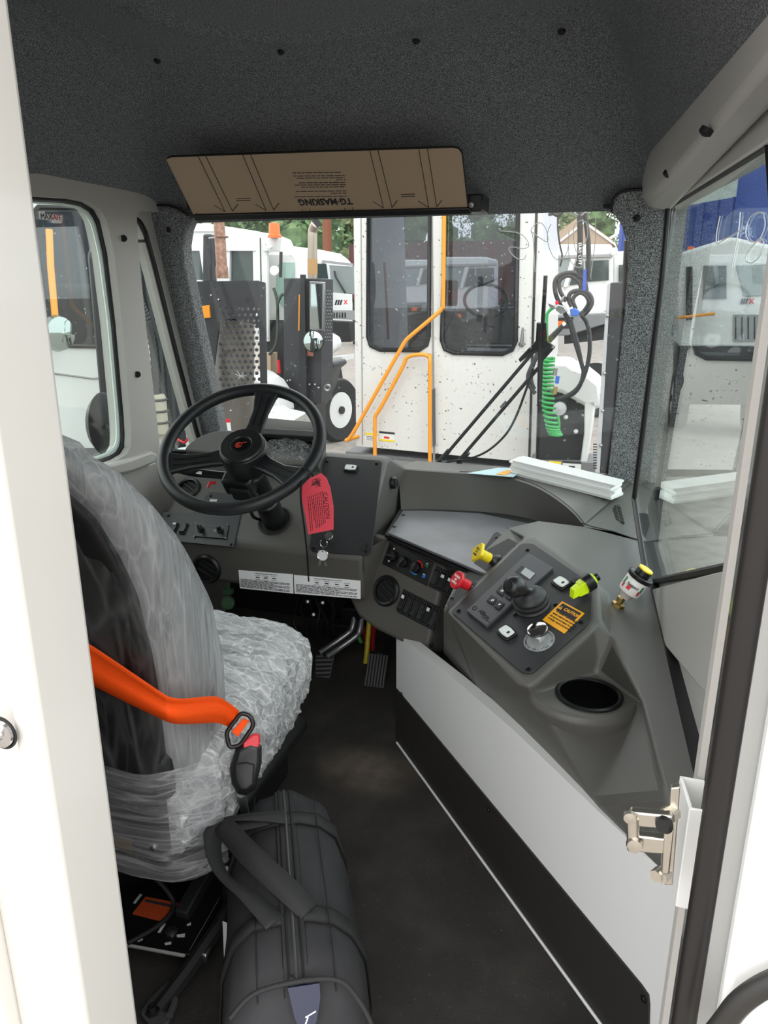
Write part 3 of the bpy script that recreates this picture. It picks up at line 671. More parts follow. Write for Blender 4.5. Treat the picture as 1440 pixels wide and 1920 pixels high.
# louvred defroster vent by the pillar
PV = Pl.three(VZ(1140, 940, .672), VZ(1172, 945, .672), VZ(1165, 985, .650))
lv = ob('defroster_vent', MB().slab(PV, [(1142, 937), (1164, 946), (1171, 981), (1150, 974)], .0, .004), dash_m, dash, bevel=.001)
for i in range(2):
    for j in range(5):
        x = 1147 + 9.5 * i + 1.5 * j; y = 944 + 4 * i + 6.3 * j
        ob('vent_slot', MB().slab(PV, [(x, y), (x + 7.5, y + 3), (x + 8.6, y + 7.4), (x + 1.2, y + 4.6)], .0042, .005), dull_m, lv)
ob('tray_plate', MB().slab(PT, [(727, 998), (755, 957), (800, 957), (900, 962), (1010, 985), (990, 1110), (872, 1060)], .0, .008), mat('tray_plate_grey', '#57575a', .3, bump=(40, .1), var=(7, '#6a6a70', .4, .7)), dash, bevel=.002)
ob('tray_base', MB().slab(PT, [(722, 1002), (752, 950), (900, 955), (1060, 985), (1000, 1125), (868, 1068)], -.012, -.004), dull_m, dash)
for x, y in ((740, 988), (757, 966)): screw(PT, x, y, bpy.data.objects['tray_plate'], .0055, off=.008)

sTL, sTR, sBL, sBR = VZ(727, 1008, .603), VZ(872, 1070, .60), VZ(690, 1120, .432), VZ(834, 1224, .358)
PC = Pl.three(sTL, sBL, sBR, (.78, -.62, 0))
st_px = [(727, 1004), (870, 1066), (858, 1120), (834, 1226), (742, 1182), (708, 1158), (692, 1128), (700, 1080)]
ob('centre_stack', MB().slab(PC, st_px, 0, -.10), dash_m, dash, bevel=.012, seg=3)
ob('stack_cheek', MB().loft([[sTL, sBL + Ve((0, 0, 0))], [Ve((-.652, 1.875, .585)), Ve((-.656, 1.885, .43))], [Ve((-.70, 2.05, .60)), Ve((-.72, 2.05, .40))]], caps=False, closed=False), dash_m, dash, smooth=60)
ob('tray_side', MB().loft([[Ve((-.652, 1.875, .60)), Ve((-.652, 1.875, .52))], [VZ(754, 956, .612), VZ(754, 956, .5)], [VZ(751, 880, .715), VZ(754, 956, .5)]], caps=False, closed=False), dash_m, dash, smooth=50)
screw(PC, 809, 1209, bpy.data.objects['centre_stack'], .005)
hp = ob('heater_panel', MB().slab(PC, [(731, 1016), (813, 1055), (800, 1099), (716, 1057)], .0, .003), black_m, dash, bevel=.001)
Xh = (PC.p(813, 1055) - PC.p(731, 1016)).normalized(); Yh = PC.n.cross(Xh)
for x, y, a in ((738, 1043, 1.4), (758, 1054, .35), (781, 1064, .2)):
    c = PC.p(x, y, .003); k = ob('heater_knob', MB().lathe([(.0155, 0), (.0155, .008), (.0135, .013), (.002, .014)], c, PC.n, 20), black_m, hp, bevel=.0006)
    d = Xh * math.sin(a) + Yh * math.cos(a)
    ob('grip', MB().box(c + PC.n * .016, (.006, .030, .012), PC.n.cross(d) * -1, d, PC.n), panel2_m, k, bevel=.002)
    ob('pointer', MB().box(c - d * .0135 + PC.n * .0185, (.0014, .006, .0012), PC.n.cross(d), d, PC.n), white_i, k)
def arcdot(c, r, a0, a1, m, nm):
    pts = [c + (Xh * math.cos(a) + Yh * math.sin(a)) * r for a in [math.radians(a0 + (a1 - a0) * k / 8) for k in range(9)]]
    ob(nm, MB().tube(pts, .0022, 6), m, hp)
arcdot(PC.p(781, 1064, .0035), .0195, 20, 100, red_m, 'hot_mark'); arcdot(PC.p(781, 1064, .0035), .0195, -120, -60, mat('blue_ink', '#3f84c4', .5), 'cold_mark')
ob('fan_mark', MB().ellip(PC, PC.p(739, 1029, .003), .0022, .003, 0, .001), white_i, hp)
text('+', .012, PC.p(729, 1052, .0035), Xh, Yh, white_i, hp, bold=.04); text('-', .010, PC.p(726, 1039, .0035), Xh, Yh, white_i, hp)
for x, y, m in ((801, 1060, mat('green_ink', '#1f5a3c', .4)), (795, 1080, mat('blue_button', '#2b62ae', .4))):
    ob('air_button', MB().box(PC.p(x, y, .005), (.011, .012, .004), Xh, Yh, PC.n), m, hp, bevel=.001)
    ob('air_legend', MB().box(PC.p(x, y - 3, .0075), (.006, .002, .001), Xh, Yh, PC.n), white_i, hp)
vent(PC, 725, 1108, .039, dash, ang=-.35)
for q, n_, lit in (([(818, 1060), (856, 1081), (843, 1119), (803, 1099)], 3, (1, 2)), ([(756, 1104), (823, 1138), (818, 1186), (743, 1147)], 6, (0, 4))):
    sp = ob('switch_bank', MB().slab(PC, q, .0, .002), black_m, dash, bevel=.001)
    (x0, y0), (x1, y1), (x2, y2), (x3, y3) = q
    for k in range(n_):
        u = (k + .5) / n_; cx = (x0 + (x1 - x0) * u + x3 + (x2 - x3) * u) / 2; cy = (y0 + (y1 - y0) * u + y3 + (y2 - y3) * u) / 2
        c = PC.p(cx, cy, .002); wd = (PC.p(x1, y1) - PC.p(x0, y0)).length / n_
        rocker(PC, c, Xh, wd * .86, .052 if n_ == 3 else .058, sp, k in lit, m=black_m if k in lit else panel_m)
# ================================================================ SIDE CONSOLE
cons = thing('side_console', 'dark grey side console with gear selector, cup holder and control panel right of the aisle', 'console', (-.1, 1.5, .36))
PL0 = Pl.three(VZ(848, 1148, .575), VZ(985, 1020, .685), VZ(990, 1262, .555))
XP = (PL0.p(1105, 1100) - PL0.p(985, 1022)).normalized(); YP = PL0.n.cross(XP)
ringpx = [(836, 1150), (968, 1022), (984, 1008), (1004, 1008), (1100, 1075), (1122, 1098), (1122, 1160), (1112, 1184), (1010, 1278), (992, 1288), (972, 1284)]
ring = PL0.P(ringpx)
vt_, vr, vl = VZ(930, 996, .668), VZ(980, 1024, .668), VZ(836, 1128, .568); PVv = Pl.three(vt_, vr, vl)
bd = ring; k0 = [VZ(832, 1224, .358), VZ(900, 1302, .375), VZ(985, 1385, .39)]
A1, A2, A3 = PVv.p(934, 982), VZ(1010, 977, .674), VZ(1096, 988, .667)
XW = Ve((.012, 0, 0)); W0, W1, W2, W3, W4 = VZ(1197, 1014, .633), VZ(1240, 1190, .612), VZ(1272, 1330, .61), VZ(1300, 1450, .61), VZ(1345, 1640, .61)
S1, S2, S3, S4, S5 = VZ(1142, 1120, .625), VZ(1150, 1200, .605), VZ(1202, 1316, .60), VZ(1246, 1490, .60), VZ(1290, 1660, .60)
cz = .525
C1, C2, C3 = VZ(1000, 1300, cz), VZ(1116, 1262, cz), VZ(1206, 1318, cz)
K2, K3, K4 = VZ(1030, 1428, .395), VZ(1110, 1503, .41), VZ(1266, 1652, .43)
V1, V2 = PVv.p(862, 1078), PVv.p(832, 1142)
vsC = bd + k0 + [A1, A2, A3, W0, W1, W2, W3, W4, S1, S2, S3, S4, S5, C1, C2, C3, K2, K3, K4, V1, V2]
nm = ['r%d' % i for i in range(11)] + ['k0', 'k1', 'k2', 'A1', 'A2', 'A3', 'W0', 'W1', 'W2', 'W3', 'W4', 'S1', 'S2', 'S3', 'S4', 'S5', 'C1', 'C2', 'C3', 'K2', 'K3', 'K4', 'V1', 'V2']
q0, q1, q2 = PVv.p(838, 1142), PVv.p(965, 1024), PVv.p(981, 1012); vsC += [q0, q1, q2]; nm += ['q0', 'q1', 'q2']
ix = {n_: i for i, n_ in enumerate(nm)}
Fc = ['r0 r1 r2 r3 r4 r5 r6 r7 r8 r9 r10', 'A1 A2 r3 r2', 'A2 A3 r4 r3', 'A3 W0 S1 r5 r4', 'W0 W1 S2 S1', 'W1 W2 S3 S2', 'W2 W3 S4 S3', 'W3 W4 S5 S4',
      'r5 S1 S2 r6', 'r6 S2 C2 r7', 'r7 C2 C1 r8', 'r8 C1 r9', 'S2 S3 C3 C2', 'C1 C2 C3', 'A1 r2 q2', 'A1 q2 q1 V1', 'V1 q1 q0 V2', 'q2 r2 r1 q1', 'q1 r1 r0 q0', 'V2 q0 r0 r10 k1', 'V2 k1 k0', 'r10 r9 C1 k2 k1',
      'C1 C3 S4 K3', 'C1 K3 K2 k2', 'C3 S3 S4', 'S4 S5 K4 K3']
cb = MB().add(vsC, [[ix[t] for t in s.split()] for s in Fc])
body = ob('console_body', cb, dash2_m, cons, bevel=.010, seg=3, smooth=50)
ob('gap_shade_strip', MB().loft([[p, p + Ve((.05, .0, -.004)), p + Ve((.05, 0, -.05))] for p in (VZ(1188, 960, .655), W0, W1, W2, W3, W4)], caps=False, closed=False), rubber_m, cons)  # added dark strip, stands for the shaded gap between console and wall
# bulge that carries the cup holder
cc = VZ(1104, 1304, cz); bl_ = []
for z, r, dx, dy in ((cz + .001, .090, 0, 0), (cz - .012, .096, 0, 0), (cz - .05, .092, .006, .010), (cz - .10, .078, .020, .032), (cz - .16, .05, .045, .07)):
    bl_.append([Ve((cc.x + dx - .012, cc.y + dy + .004, z)) + Ve((math.cos(a) * 1.16, math.sin(a), 0)) * r for a in [2 * PI * k / 36 for k in range(36)]])
ob('cup_bulge', MB().loft(bl_), dash2_m, cons, smooth=50, bevel=.004)
r = (VZ(1166, 1302, cz + .002) - VZ(1042, 1302, cz + .002)).length / 2
ch_ = ob('cup_holder', MB().lathe([(r, 0), (r * 1.0, .004), (r * .93, .006), (r * .86, .004), (r * .84, -.004), (r * .82, -.02)], cc + Ve((0, 0, .001)), (0, 0, 1), 36, caps=False), black_m, cons)
ob('cup_shade_disc', MB().lathe([(r * .86, 0), (.001, 0.0004)], cc + Ve((0, 0, .0024)), (0, 0, 1), 36), mat('cup_shade_black', '#020202', .9, spec=.05), ch_)  # flat disc near the rim; the shade of the well is its black colour
# control plate
plate = ob('control_plate', MB().prism(rnd(PL0.P([(846, 1149), (978, 1021), (1000, 1021), (1107, 1095), (1111, 1110), (1110, 1160), (1100, 1176), (1000, 1264), (984, 1265), (972, 1258)], .0), .010), PL0.n * .004), panel2_m, cons, bevel=.001)
for x, y in ((989, 1031), (1089, 1098), (1089, 1166), (990, 1254), (860, 1145), (1042, 1134), (966, 1153)): screw(PL0, x, y, plate, .0042, off=.004)
# push-button shift pad
pad = ob('shift_pad', MB().slab(PL0, [(990, 1036), (1036, 1063), (912, 1174), (874, 1144)], .004, .012), mat('pad_grey', '#4c4c50', .42), plate, bevel=.0015)
ob('display_frame', MB().slab(PL0, [(978, 1060), (1000, 1074), (988, 1087), (966, 1072)], .012, .0128), black_m, pad)
ob('display_window', MB().slab(PL0, [(985, 1064), (1003, 1075), (993, 1086), (976, 1074)], .0128, .0138), mat('display_grey', '#b4b6b8', .25), pad, label='small grey display window')
for q in ([(939, 1095), (950, 1103), (942, 1117), (930, 1108)], [(922, 1114), (932, 1121), (924, 1133), (912, 1126)], [(955, 1106), (964, 1112), (956, 1125), (947, 1118)], [(936, 1124), (946, 1130), (936, 1143), (926, 1137)]):
    bt = ob('shift_button', MB().slab(PL0, q, .012, .0155), black_m, pad, bevel=.001)
    cx, cy = sum(p[0] for p in q) / 4, sum(p[1] for p in q) / 4
    letter = {939: 'N', 922: 'D', 955: '', 936: ''}[q[0][0]]
    if letter: text(letter, .009, PL0.p(cx + 1, cy + 2, .0157), XP, YP, white_i, bt, bold=.03)
    else: ob('arrow_mark', MB().prism([PL0.p(cx, cy, .0157) + XP * a + YP * b for a, b in (((-.003, -.002), (.003, -.002), (0, .004)) if q[0][0] == 955 else ((-.003, .003), (.003, .003), (0, -.004)))], PL0.n * .0004), white_i, bt)
c = PL0.p(908, 1152, .0123); text('Allison', .0145, c, XP, YP, ink_m, pad, bold=.02)
ob('maker_ring', MB().torus(PL0.p(890, 1140, .0124), PL0.n, .0055, .0008, 18, 5), ink_m, pad)
lines(PL0, [(903, 1155, 921, 1168, 1.6)], .0122, pad, ink_m)
# joystick-style lever with bellows
lc = PL0.p(998, 1136, .004); ax = (PL0.n + PL0.x * -.10).normalized()
lev = thing('gear_lever', 'black ball-topped control lever rising from a ribbed rubber boot on the console', 'lever', lc)
ob('bellows', MB().lathe([(.040, 0), (.041, .004), (.036, .008), (.040, .012), (.040, .017), (.034, .020), (.038, .025), (.037, .030), (.028, .036), (.021, .042), (.017, .046)], lc, PL0.n, 30), mat('boot_rubber', '#232325', .5), lev, smooth=50)
kb_ = lc + PL0.n * .040; kt = VY(977, 1105, (lc + PL0.n * .11).y)
ax = (kt - kb_).normalized()
kn_ = ob('knob', MB().lathe([(.014, -.004), (.012, .012), (.0125, .026), (.017, .036), (.0215, .044), (.0238, .054), (.0230, .064), (.019, .072), (.012, .077), (.003, .0785)], kb_, ax, 28), mat('knob_black', '#1e1e20', .35), lev, smooth=60)
ob('top_disc', MB().lathe([(.010, .0765), (.009, .079), (.001, .0793)], kb_, ax, 18), black_m, kn_)
# two pale rocker buttons
for x, y in ((1053, 1095), (951, 1188)): plate_button(PL0, PL0.p(x, y, .004), XP, .035, .025, plate)
# amber caution label
cl = ob('caution_label', MB().slab(PL0, [(1054, 1127), (1096, 1150), (1058, 1188), (1017, 1162)], .0042, .0050), label_m, plate, label='amber caution label')
Xc = (PL0.p(1096, 1150) - PL0.p(1054, 1127)).normalized(); Yc = PL0.n.cross(Xc)
ob('header_band', MB().slab(PL0, [(1055, 1131), (1090, 1150), (1076, 1164), (1042, 1143)], .0050, .0054), ink_m, cl)
text('CAUTION', .0115, PL0.p(1072, 1149.5, .0055), Xc, Yc, label_m, cl, bold=.03, sx=.86)
ob('warning_triangle', MB().prism([PL0.p(1051.5, 1139.5, .0055) + Xc * a + Yc * b for a, b in ((-.0055, -.0045), (.0055, -.0045), (0, .0055))], PL0.n * .0003), label_m, cl)
text('!', .007, PL0.p(1051.5, 1139.5, .0060), Xc, Yc, ink_m, cl)
cw = lambda s_, x, y: text(s_, .0054, PL0.p(x, y, .0052), Xc, Yc, ink_m, cl, bold=.03, sx=.88)
cw('TO PREVENT SERIOUS INJURY', 1062.5, 1157); cw('NEVER OPERATE THIS CONTROL', 1058, 1161.5); cw('OR ALLOW ANYTHING TO SLIDE', 1053.5, 1166); cw('IF WHEEL TRUCK IS IN MOTION', 1049, 1170.5)
# chrome dump-valve knob on a silver dial
dc = PL0.p(1011, 1201, .004)
dl = ob('dial_plate', MB().lathe([(.033, 0), (.033, .0015), (.001, .0018)], dc, PL0.n, 36), mat('dial_silver', '#b9bcbc', .35, .6), plate)
kn2 = ob('dial_knob', MB().lathe([(.010, 0), (.010, .010), (.021, .013), (.0225, .017), (.0215, .024), (.018, .026), (.001, .0262)], dc + PL0.n * .002 + XP * -.006 + YP * .006, PL0.n, 30), chrome_m, plate, label='chrome knob on the silver dial')
ring_t = 'AUTOMATIC RE-LATCH  TO LATCH CENTER '
for i, chh in enumerate(ring_t):
    a = math.radians(200 + i * 9.6); d = XP * math.cos(a) + YP * math.sin(a)
    if chh != ' ': text(chh, .0058, dc + d * .0285 + PL0.n * .002, YP * math.cos(a) - XP * math.sin(a), d * -1, ink_m, dl, ext=.0002)
screw(PL0, 999, 1179, plate, .003, m=steel_m, off=.004)

# valve panel on the inner slope with red and yellow air valves
vp = ob('valve_panel', MB().slab(PVv, [(932, 997), (974, 1020), (960, 1034), (846, 1142), (838, 1131), (926, 1000)], .0005, .004), mat('valve_panel_black', '#19191b', .6), cons, bevel=.001)
for x, y in ((931, 1008), (965, 1025), (848, 1122)): screw(PVv, x, y, vp, .0045, off=.003)
def valve(hx, hy, bx, by, m, word, lab, px=1):
    b = PVv.p(bx, by, .003); hd = VY(hx, hy, b.y - .028); ax = (hd - b).normalized(); L = (hd - b).length
    t = thing('air_brake_valve', lab, 'valve knob', b, None)
    ob('collar', MB().lathe([(.020, 0), (.020, .004), (.016, .006), (.012, .012), (.009, .016)], b, (PVv.n + ax).normalized(), 20), black_m, t)
    ob('spindle', MB().cyl(b, b + ax * L * .5, .008), black_m, t)
    ob('stem', MB().lathe([(.0135, L * .38), (.0135, L * .80), (.015, L * .95)], b, ax, 18), m, t)
    X = ax.cross(Ve((0, 0, 1))).normalized(); Y = X.cross(ax); o = b + ax * L * .93
    n_ = 4 if px == 1 else 8; R = .027 if px == 1 else .024
    if n_ == 4: pts = [o + (X * a + Y * c_) * R for a, c_ in ((0, 1.05), (.95, 0), (0, -1.05), (-.95, 0))]
    else: pts = [o + (X * math.cos(PI / 8 + PI / 4 * k) + Y * math.sin(PI / 8 + PI / 4 * k)) * R for k in range(8)]
    hdm = ob('pull_handle', MB().prism(rnd(pts, .006), ax * .010), m, t, bevel=.002)
    q = [o + ax * .0102 + Y * .008, o + ax * .0102, o + ax * .0102 - Y * .008]
    for s_, p in zip(word, q): text(s_, .0075, p, X * -1, Y, white_i if px == 2 else ink_m, hdm, bold=.02) if False else text(s_, .0075, p, X * (1 if X.cross(Y).dot(ax) > 0 else -1), Y, white_i if px == 2 else ink_m, hdm, bold=.02)
    return t
valve(897, 1036, 929, 1053, yellow_m, ('PULL', 'TO', 'PARK'), 'yellow diamond parking brake knob above the red knob')
valve(858, 1088, 889, 1103, red_m, ('TRAILER', 'AIR', 'SUPPLY'), 'red octagonal air supply knob at the lower edge of the console', 2)
# hi-viz torch clipped in a holder
tb = PL0.p(1087, 1096, .01)
tt_ = thing('clip_lamp', 'fluorescent yellow push lamp held in a black clip at the panel corner', 'lamp', tb)
a, b = PL0.p(1072, 1113, .026), PL0.p(1122, 1080, .034); dx = (b - a).normalized(); L = (b - a).length
ob('lens', MB().loft([[a + dx * L * t + (Ve((0, 0, 1)) * math.cos(q) + dx.cross(Ve((0, 0, 1))) * math.sin(q)) * rr for q in [PI / 4 + PI / 2 * k for k in range(4)]] for t, rr in ((0, .014), (.22, .016), (.24, .019), (.55, .022))]), hiviz_m, tt_, bevel=.0015)
ob('clip', MB().lathe([(.019, L * .48), (.020, L * .52), (.020, L * .74), (.018, L * .77)], a, dx, 20), black_m, tt_)
ob('clip_arm', MB().box(tb + Ve((-.004, .0, .004)), (.034, .020, .010), XP, YP, PL0.n), black_m, tt_, bevel=.002)
ob('cap', MB().lathe([(.014, L * .74), (.014, L * .84)], a, dx, 18), hiviz_m, tt_)
ob('switch', MB().lathe([(.009, L * .84), (.009, L * .98), (.007, L * 1.0)], a, dx, 14), black_m, tt_)
# filter restriction gauge standing on the console by the window
gb = VZ(1158, 1136, .617)
g = thing('filter_gauge', 'clear filter gauge with yellow cap on a brass fitting beside the right window', 'gauge', gb)
gt = VY(1211, 1068, gb.y + .002); ax = (gt - gb).normalized(); L = (gt - gb).length
ob('fitting', MB().lathe([(.015, -.004), (.015, .006), (.008, .009), (.009, .022), (.006, .026)], gb, (ax + Ve((0, 0, .6))).normalized(), 6), brass_m, g, smooth=20)
ob('neck', MB().lathe([(.012, L * .24), (.016, L * .36), (.024, L * .42)], gb, ax, 24), mat('gauge_clear', '#c9c2bc', .2), g)
bodyg = ob('body', MB().lathe([(.024, L * .40), (.0255, L * .44), (.0265, L * .74), (.0255, L * .76)], gb, ax, 30), mat('gauge_label', '#ecebe6', .35), g)
Xg = ax.cross(CAM - gb).normalized() * -1; Ng = Xg.cross(ax) ; 
if Ng.dot(CAM - gb) < 0: Xg = -Xg; Ng = -Ng
for a0, hh, col in ((-.9, .016, '#2d7a4a'), (-.8, .010, '#c0304a'), (.85, .016, '#2d7a4a'), (.75, .010, '#c0304a')):
    d = Ng * math.cos(a0) + Xg * math.sin(a0); tq = Xg * math.cos(a0) - Ng * math.sin(a0)
    ob('colour_bar', MB().box(gb + ax * L * (.62 if hh > .012 else .52) + d * .0264, (.005, .0008, hh), tq, d, ax), mat('bar' + col, col, .5), bodyg)
ob('red_square', MB().box(gb + ax * L * .545 + Ng * .0262 - Xg * .006, (.009, .0012, .009), Xg, Ng, ax), red_m, bodyg)
text('Fleetguard', .0085, gb + ax * L * .62 + Ng * .0272, Xg, ax, ink_m, bodyg, bold=.02, sx=.75)
ob('lid', MB().lathe([(.0275, L * .76), (.029, L * .78), (.029, L * .85), (.026, L * .86), (.022, L * .84)], gb, ax, 30), black_m, g)
ob('button', MB().lathe([(.017, L * .82), (.017, L * 1.0)], gb, ax, 22), black_m, g)
ob('yellow_cap', MB().lathe([(.0172, L * .99), (.0165, L * 1.02), (.001, L * 1.025)], gb, ax, 22), yellow_m, g)
from mathutils import noise as MN
# ================================================================ STEERING
SC = Ve((-.9423, 1.7312, .9004)); SA = Ve((.0541, -.5955, .8015)).normalized(); PW_ = Pl(SC, SA, (1, 0, 0))
if PW_.n.dot(SA) < 0: PW_.n, PW_.y = -PW_.n, -PW_.y
col = thing('steering_column', 'black steering column with indicator stalk rising from the dashboard', 'steering column', PD.p(516, 977))
b0 = PD.p(516, 977, .0)
ob('shaft', MB().lathe([(.036, .0), (.036, .10), (.031, .105), (.031, .22), (.024, .225), (.024, .28)], b0, SC - b0, 24), black_m, col)
hub0 = SC - SA * .085
ob('housing', MB().box(hub0 + PW_.x * -.028 - PW_.y * .022 - SA * .035, (.085, .075, .062), PW_.x, PW_.y, SA), black_m, col, bevel=.008)
ob('housing_cover', MB().box(hub0 + PW_.x * -.020 - PW_.y * .045 - SA * .055, (.06, .04, .05), PW_.x, PW_.y, SA), dull_m, col, bevel=.006)
p_a, p_b, p_c = VY(432, 893, 1.78), VY(385, 888, 1.765), VY(328, 882, 1.75)
stk = ob('indicator_stalk', MB().tube([p_a, (p_a + p_b) / 2, p_b, (p_b + p_c) / 2, p_c], [.012, .011, .012, .012, .006], 10), black_m, col)
ob('stalk_legend', MB().slab(Pl(p_b, (0, -.8, .6), p_a - p_b), [(368, 883), (378, 884), (377, 889), (367, 888)], .011, .0145), white_i, stk)
ob('hazard_lever', MB().tube([VY(405, 905, 1.80), VY(393, 906, 1.79), VY(390, 914, 1.785)], .005, 6), red_m, col, label='red hazard lever')
ob('clamp_bolt', MB().cyl(VY(472, 921, 1.80), VY(482, 928, 1.785), .006, n=10), chrome_m, col)
ob('tilt_clamp', MB().torus(SC - SA * .115, SA, .030, .008, 20, 6), black_m, col)
ob('cable_loop', MB().tube(spline([VY(470, 958, 1.88), VY(476, 970, 1.89), VY(490, 974, 1.92), VY(505, 974, 1.93)], 5), .005, 6), rubber_m, col, smooth=80)

whl = thing('steering_wheel', 'black three-spoke steering wheel with round horn hub', 'steering wheel', SC)
ob('rim', MB().torus(SC, SA, .2115, .0170, 72, 12), rim_m, whl, smooth=80)
hubm = ob('hub', MB().lathe([(.052, -.080), (.064, -.070), (.066, -.020), (.062, -.006), (.058, -.004)], SC, SA, 36), black_m, whl, bevel=.002)
ob('horn_pad', MB().lathe([(.060, -.006), (.060, .000), (.056, .004), (.030, .005), (.028, .003), (.001, .003)], SC, SA, 36), mat('horn_pad', '#1c1c1d', .35), whl)
ob('horn_ring', MB().torus(SC + SA * .0045, SA, .040, .0008, 36, 5), black_m, whl)
em = ob('emblem', MB().lathe([(.022, .0032), (.022, .0042), (.001, .0044)], SC, SA, 26), mat('emblem_black', '#0b0b0c', .2), whl)
ec = SC + SA * .0046; ex = (PW_.x * .9 + PW_.y * .42).normalized(); ey = SA.cross(ex)
ink_red = mat('emblem_red', '#c8402f', .4)
text('K', .019, ec - ex * .007 - ey * .001, ex, ey, ink_red, em, bold=.03)
ob('emblem_stroke', MB().tube([ec + ex * t + ey * (.005 - abs(t) * .1) for t in (-.006, .0, .006, .012, .017)], [.0006, .0011, .0012, .001, .0004], 6), ink_red, em)
ob('emblem_stroke', MB().torus(ec - ex * .0075, SA, .009, .0008, 20, 5), ink_red, em)
for px_, sp in (((496, 746), 0), ((322, 868), 1), ((566, 905), 2)):
    d = (PW_.p(*px_) - SC).normalized(); t_ = SA.cross(d)
    prof = [(.050, .030, -.030), (.09, .024, -.026), (.14, .024, -.018), (.185, .034, -.006), (.209, .046, 0)]
    R = [[SC + d * r_ + t_ * w_ + SA * (h_ + .010), SC + d * r_ - t_ * w_ + SA * (h_ + .010), SC + d * r_ - t_ * w_ * .9 + SA * (h_ - .008), SC + d * r_ + t_ * w_ * .9 + SA * (h_ - .008)] for r_, w_, h_ in prof]
    s_ = ob('spoke', MB().loft(R), rim_m, whl, bevel=.005)
    for k in (-1, 1) if sp else (-1, 1):
        ob('spoke_groove', MB().loft([[SC + d * r_ + t_ * (k * .010 + e) + SA * (h_ + z_) for e, z_ in ((-.002, .0105), (.002, .0105), (.002, .0118), (-.002, .0118))] for r_, w_, h_ in prof[1:4]]), dull_m, s_)
ob('trim_plug', MB().lathe([(.0085, 0), (.0085, .002), (.001, .0025)], PW_.p(503, 743, .016), SA, 16), dull_m, whl)
# red caution tag tied to the rim
rimp = PW_.p(578, 892); tp = Pl(rimp + Ve((0, -.018, -.01)), (-.12, -.92, .36), (1, 0, 0))
tg = thing('caution_tag', 'red printed caution tag zip-tied to the steering wheel rim', 'tag', tp.p(600, 890))
tpx = [(562, 917), (580, 897), (602, 887), (612, 896), (619, 915), (625, 950), (625, 993), (578, 1002), (573, 970), (566, 935)]
tgo = ob('card', MB().slab(tp, tpx, 0, .0012), tag_m, tg)
Xt = (tp.p(613, 975) - tp.p(608, 935)).normalized(); Yt = tp.n.cross(Xt)
text('CAUTION', .0165, tp.p(612, 948, .0015), Xt, Yt, ink_m, tgo, sx=.9)
Q = []
for r_ in range(9):
    x = 606 - r_ * 3.6; y0, y1 = 917 + r_ * .6, 975 + (r_ % 3) * 5
    Q.append((x - .4, y0, x + 4 - r_ * .25, y1, 1))
mb = MB()
rg = random.Random(5)
for r_ in range(9):
    xa, ya = 605 - r_ * 3.4, 921 + r_ * 1.3; L = 58 + rg.uniform(-10, 8); t = 0
    while t < 1:
        e = min(1, t + rg.uniform(.05, .14))
        a, b = tp.p(xa + 5.5 * t, ya + L * t, .0014), tp.p(xa + 5.5 * e, ya + L * e, .0014)
        mb.prism([a, b, b - tp.x * .0016, a - tp.x * .0016], tp.n * .0003); t = e + .02
ob('small_print', mb, ink_m, tgo)
mb = MB()
for k in range(14): mb.tube([tp.p(588 + rg.uniform(-6, 14), 903 + rg.uniform(-6, 10), .0014) for _ in range(3)], .0007, 4)
ob('pictogram', mb, ink_m, tgo)
ob('zip_tie', MB().torus(PW_.p(576, 888), SA.cross((PW_.p(576, 888) - SC).normalized()), .0195, .0025, 24, 6), dull_m, tg)
ob('zip_tail', MB().tube(spline([PW_.p(576, 893, -.012), tp.p(566, 905, .01), tp.p(564, 935, .006), tp.p(570, 985, -.0), VY(576, 1040, 1.845), VY(579, 1090, 1.875)], 6), .0026, 6), dull_m, tg, smooth=80)
# keys in the ignition
kt_ = thing('key_ring', 'bunch of keys with a round white tag hanging from the ignition', 'keys', PD.p(606, 1040, .012))
kk = PD.p(617, 1006, .012)
ob('key_head', MB().lathe([(.0115, .0), (.0115, .003)], kk + PD.n * .004 , PD.n, 16), steel_m, kt_)
kv = Pl(VY(605, 1030, 1.857), (0, -1, .10), (1, 0, 0))
ob('split_ring', MB().torus(kv.p(607, 1019), kv.n, .011, .0013, 22, 5), chrome_m, kt_)
dsc = ob('tag_disc', MB().lathe([(.0165, 0), (.0165, .002)], kv.p(605, 1041, .004), kv.n, 24), white_i, kt_, label='round white key tag')
ob('tag_rim', MB().torus(kv.p(605, 1041, .006), kv.n, .0165, .0013, 28, 5), chrome_m, dsc)
ob('tag_hole', MB().cyl(kv.p(605, 1034, .006), kv.p(605, 1034, .0066), .002, n=10), ink_m, dsc)
for x0, y0, x1, y1 in ((602, 1046, 599, 1060), (608, 1046, 612, 1061)): ob('key_blade', MB().ribbon([kv.p(x0 - 2, y0), kv.p(x1 - 2, y1)], [kv.p(x0 + 2, y0), kv.p(x1 + 2, y1)], .0015, kv.n), steel_m, kt_)
ob('chain', MB().tube([kv.p(606, 1026), kv.p(606, 1035)], .002, 6), chrome_m, kt_)

# ================================================================ SUN VISOR
PVs = Pl.three(VY(315, 300, 2.0), VY(860, 275, 2.0), VY(365, 408, 2.15))
vis = thing('sun_visor', 'tan film-masked sun visor folded up above the windscreen', 'visor', VY(620, 400, 2.15))
vo = [(313, 297), (322, 293), (600, 283), (850, 275), (860, 277), (866, 286), (878, 396), (366, 405), (345, 362)]
vb = ob('visor_board', MB().slab(PVs, vo, 0, -.005), mat('masking_tan', '#a8917a', .55), vis)
ob('board_edge', MB().tube(rnd(PVs.P(vo, -.003), .01, 2), .003, 5, closed=True), dull_m, vis)
ob('visor_rod', MB().slab(PVs, [(362, 404), (880, 391), (884, 402), (366, 415)], -.012, .006), black_m, vis, bevel=.003)
bk_ = ob('hinge_bracket', MB().box(VY(890, 381, 2.16) + Ve((0, .045, 0)), (.045, .11, .045)), black_m, vis, bevel=.004)
